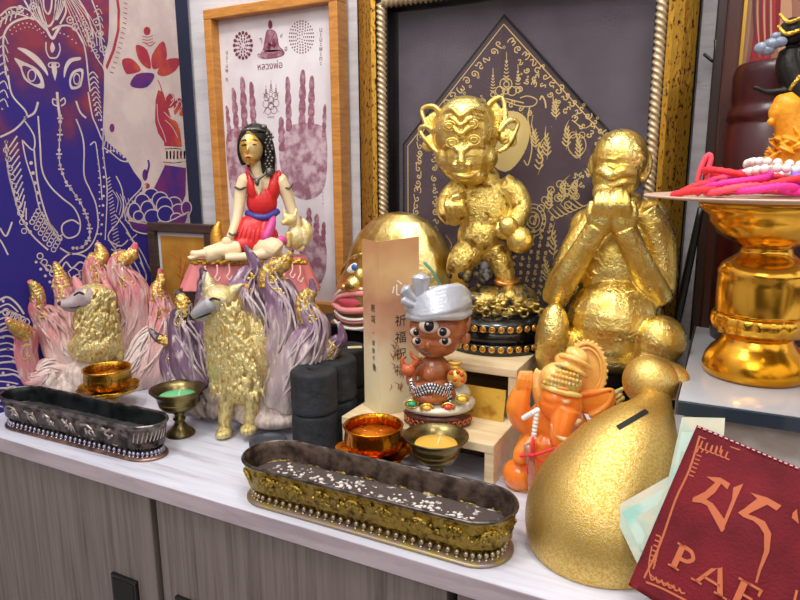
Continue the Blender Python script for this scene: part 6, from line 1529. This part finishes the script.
for k in range(5):
    for j in range(11-k):
        u = (j-(10-k)/2)/(5.5); x = 562+u*19+k*2.2; y = 387-k*4.6+u*5; q = 1-((x-561)/21)**2-((y-380)/17)**2
        if q > 0: f.ball(b, x, y, 5+17*math.sqrt(q), 1.9, 1.9, 1.7, 0, 8, 6)
f.ball(b, 570, 364, 2, 15, 9, 13, -24); f.tube(b, [(556, 364, 10, 2), (566, 366, 16, 2.3), (580, 372, 14, 2.3), (586, 376, 6, 2)], seg=9)
f.tube(b, [(560, 356, 8, 2), (570, 357, 14, 2.3), (583, 363, 12, 2.3), (590, 368, 4, 2)], seg=9); f.ball(b, 577, 355, 0, 11, 7, 10, -24)
f.part(b, 'crown', resin_y)
b = MB()
for R_, r_ in ((23, 2.2), (19, 1.5)):
    P = [(586+R_*.82*math.cos(2*PI*k/20), 371+R_*1.22*math.sin(2*PI*k/20), -6, r_) for k in range(20)]; f.tube(b, P, seg=9, n=2, closed=True)
for k in range(30): a_ = 2*PI*k/30; f.ball(b, 586+20.5*math.cos(a_), 371+30*math.sin(a_), -6, 1.9, 1.9, 2, 0, 7, 5)
f.ball(b, 586, 371, -9, 18, 27, 2.5); f.part(b, 'halo_disc', mat('clear_amber', '#ffc468', .12, trans=.2, coat=.5, bump=.3, bscale=200))
b = MB()
for k in range(7): t = k/6; f.tube(b, [(616+2*math.sin(k), 412-k*3.4, -4, 1.6), (620+3*math.cos(k*2), 408-k*3.2, -3, 1.8), (622, 404-k*2.6, -4, 1.2)], seg=7)
f.part(b, 'side_ornament', resin_y)
b = MB(); f.tube(b, [(528, 445, 26, 4.4), (531, 468, 28, 4.2), (532, 492, 26, 3.6)], seg=6, flat=None); f.part(b, 'crystal_rod', mat('clear_crystal', '#e8c6b4', .08, trans=.75, coat=.4))
b = MB(); nb = MB()
for k in range(15):
    t = k/14; x = 527+10*t if k < 8 else 534.7-(k-7)*.9; y = 416-7*t*1.8 if k < 8 else 409+(k-7)*3.9; x, y = (524+k*2.2, 418-k*1.3) if k < 7 else (537-(k-7)*.5, 411+(k-7)*3.8)
    f.ball(b, x, y, 24+(k < 7)*0+min(k, 4), 2.7, 2.7, 2.7, 0, 10, 7)
f.part(b, 'bead_necklace', mat('white_bead', '#e8e2dc', .3))
b = MB(); f.tube(b, [(520, 456, 26, 1.3), (532, 455, 31, 1.5), (545, 452, 31, 1.4), (558, 447, 32, 1.2)], seg=8); f.tube(b, [(533, 437, 30, 1.2), (533, 447, 32, 1.4), (530, 458, 32, 1.2)], seg=8); f.tube(b, [(530, 458, 30, 1), (527, 468, 31, 1), (528, 474, 31, .8)], seg=6); f.tube(b, [(534, 455, 31, 1), (540, 461, 31, 1), (548, 462, 31, .8)], seg=6); f.ball(b, 532, 455, 32, 2.8, 2.4, 2.4)
f.part(b, 'red_string', cords['red'])

# ---- golden gourd money box
f = Fig('gourd_money_box', 600, 590, 'big matte gold gourd money box with a black coin slot, lying beside the maroon pouch', 'money box', y=.520, floor=0)
gold_m = mat('sandy_gold', '#dcc07a', .34, .9, bump=.3, bscale=900, col2='#cda850', cscale=500, detail=2, rough2=.5)
f.o.z = 0; f.root.location = f.o
zb_ = f.L(600, 590, 0).z
b = MB()
f.tube(b, [(592, 588, 0, 22), (593, 576, 0, 40), (596, 552, 4, 62), (601, 522, 2, 70.5), (609, 492, -4, 65), (622, 463, -12, 52), (636, 440, -26, 40), (647, 421, -48, 27), (653, 405, -70, 18), (652, 393, -86, 18)], seg=56, n=8)
lo_ = -f.root.location.z
for v in b.b.verts:
    if v.co.z < lo_: v.co.z = lo_+(v.co.z-lo_)*.02
body = b.build('body', gold_m, f.root, [('remesh', 1.4*f.s), ('smooth', 6)])
b = MB(); f.ball(b, 650, 381, -88, 27, 26.5, 25, seg=32, rings=20); f.part(b, 'upper_bulb', gold_m)
b = MB(); f.ball(b, 669, 381, -104, 20, 20, 18, seg=32, rings=20); f.part(b, 'stem_knob', gold_m)
# the coin slot follows the shell where the sight line meets it
bpy.context.view_layer.update(); dg = bpy.context.evaluated_depsgraph_get(); ev = body.evaluated_get(dg); inv_ = f.root.matrix_world.inverted(); o_ = inv_ @ EYE
def shell(x, y):
    ok, loc, n_, _i = ev.ray_cast(o_, (inv_.to_3x3() @ ray(x, y)).normalized()); return loc + n_*.0005, n_
b = MB(); rows = []
for i in range(13):
    t = i/12; r_ = []
    for (x, y) in ((616+29*t, 426.2-17*t), (617.6+29.5*t, 428.2-17*t), (619.5+29.5*t, 430.2-17.2*t)):
        p, n_ = shell(x, y); r_.append(b.b.verts.new(p))
    rows.append(r_)
for i in range(12):
    for j in range(2): b._f([rows[i][j], rows[i+1][j], rows[i+1][j+1], rows[i][j+1]])
slot = b.build('coin_slot', mat('slot_black', '#0a0806', .6), f.root)

# ---- black robed statuette and yellow flower figure on the tray
f = Fig('yellow_flower_figurine', 783, 172, 'small golden-yellow figure in ruffled petals beside the bracelets on the tray', 'figurine', o=Vector((tc_.x+.024, tc_.y+.042, tz+.003)))
yel = mat('yellow_wax_petal', '#e8a41e', .4, sss=.2, bump=.5, bscale=200, col2='#d98e14', cscale=60)
random.seed(9); b = MB()
f.tube(b, [(794, 168, 0, 15), (793, 140, 0, 15), (789, 120, 0, 15), (788, 104, 0, 15), (790, 97, 0, 11)], seg=22); f.ball(b, 782, 112, 4, 13, 14, 10); f.ball(b, 771, 122, 8, 4, 4, 4)
for k in range(90):
    a_ = random.uniform(0, 2*PI); y = random.uniform(132, 172); r = 14+(y-132)*.40; x = 795+r*1.0*math.cos(a_); w_ = r*.8*math.sin(a_)+2; an = random.uniform(-60, 60)
    f.ball(b, x, y, w_, random.uniform(6, 11), random.uniform(1.4, 2.6), random.uniform(4, 7), an, 10, 6)
f.part(b, 'body', yel, .9)
f = Fig('black_statuette', 800, 172, 'black statuette stretching one arm out over the tray and wearing a grey glass ornament', 'statuette', o=Vector((tc_.x+.074, tc_.y+.060, tz+.003)))
bl = mat('black_bronze', '#1c1816', .4, .4, bump=.4, bscale=150); b = MB()
f.tube(b, [(808, 170, 0, 12), (806, 130, 0, 12), (800, 95, 0, 14), (790, 68, 0, 14), (790, 50, 0, 10)], seg=18); f.tube(b, [(798, 92, 4, 7), (784, 91, 8, 4.4), (768, 92, 10, 3.2), (757, 88, 12, 2.4), (753, 88, 12, 1.4)], seg=12); f.ball(b, 792, 32, 0, 13, 15, 12); f.ball(b, 806, 60, -2, 16, 20, 12)
f.part(b, 'body', bl, .9)
b = MB()
for (x, y, r) in ((762, 48, 8), (772, 44, 8), (780, 42, 7), (768, 50, 7), (776, 36, 5)): f.ball(b, x, y, 14, r, r*.8, r*.8)
f.part(b, 'glass_ornament', mat('grey_glass', '#9fb0c8', .08, trans=.5, coat=.5))
b = MB(); f.tube(b, [(778, 26, 12, 2), (786, 34, 14, 2.4), (800, 30, 12, 2)], seg=8); f.part(b, 'gilt_band', gtrim); b = MB(); f.tube(b, [(780, 14, 10, 2), (788, 22, 14, 2), (800, 18, 12, 2)], seg=8); f.part(b, 'gilt_band', gtrim); b = MB(); f.tube(b, [(800, 76, 12, 2.5), (794, 84, 13, 2.5), (790, 90, 12, 2)], seg=8); f.part(b, 'gilt_band', gtrim)
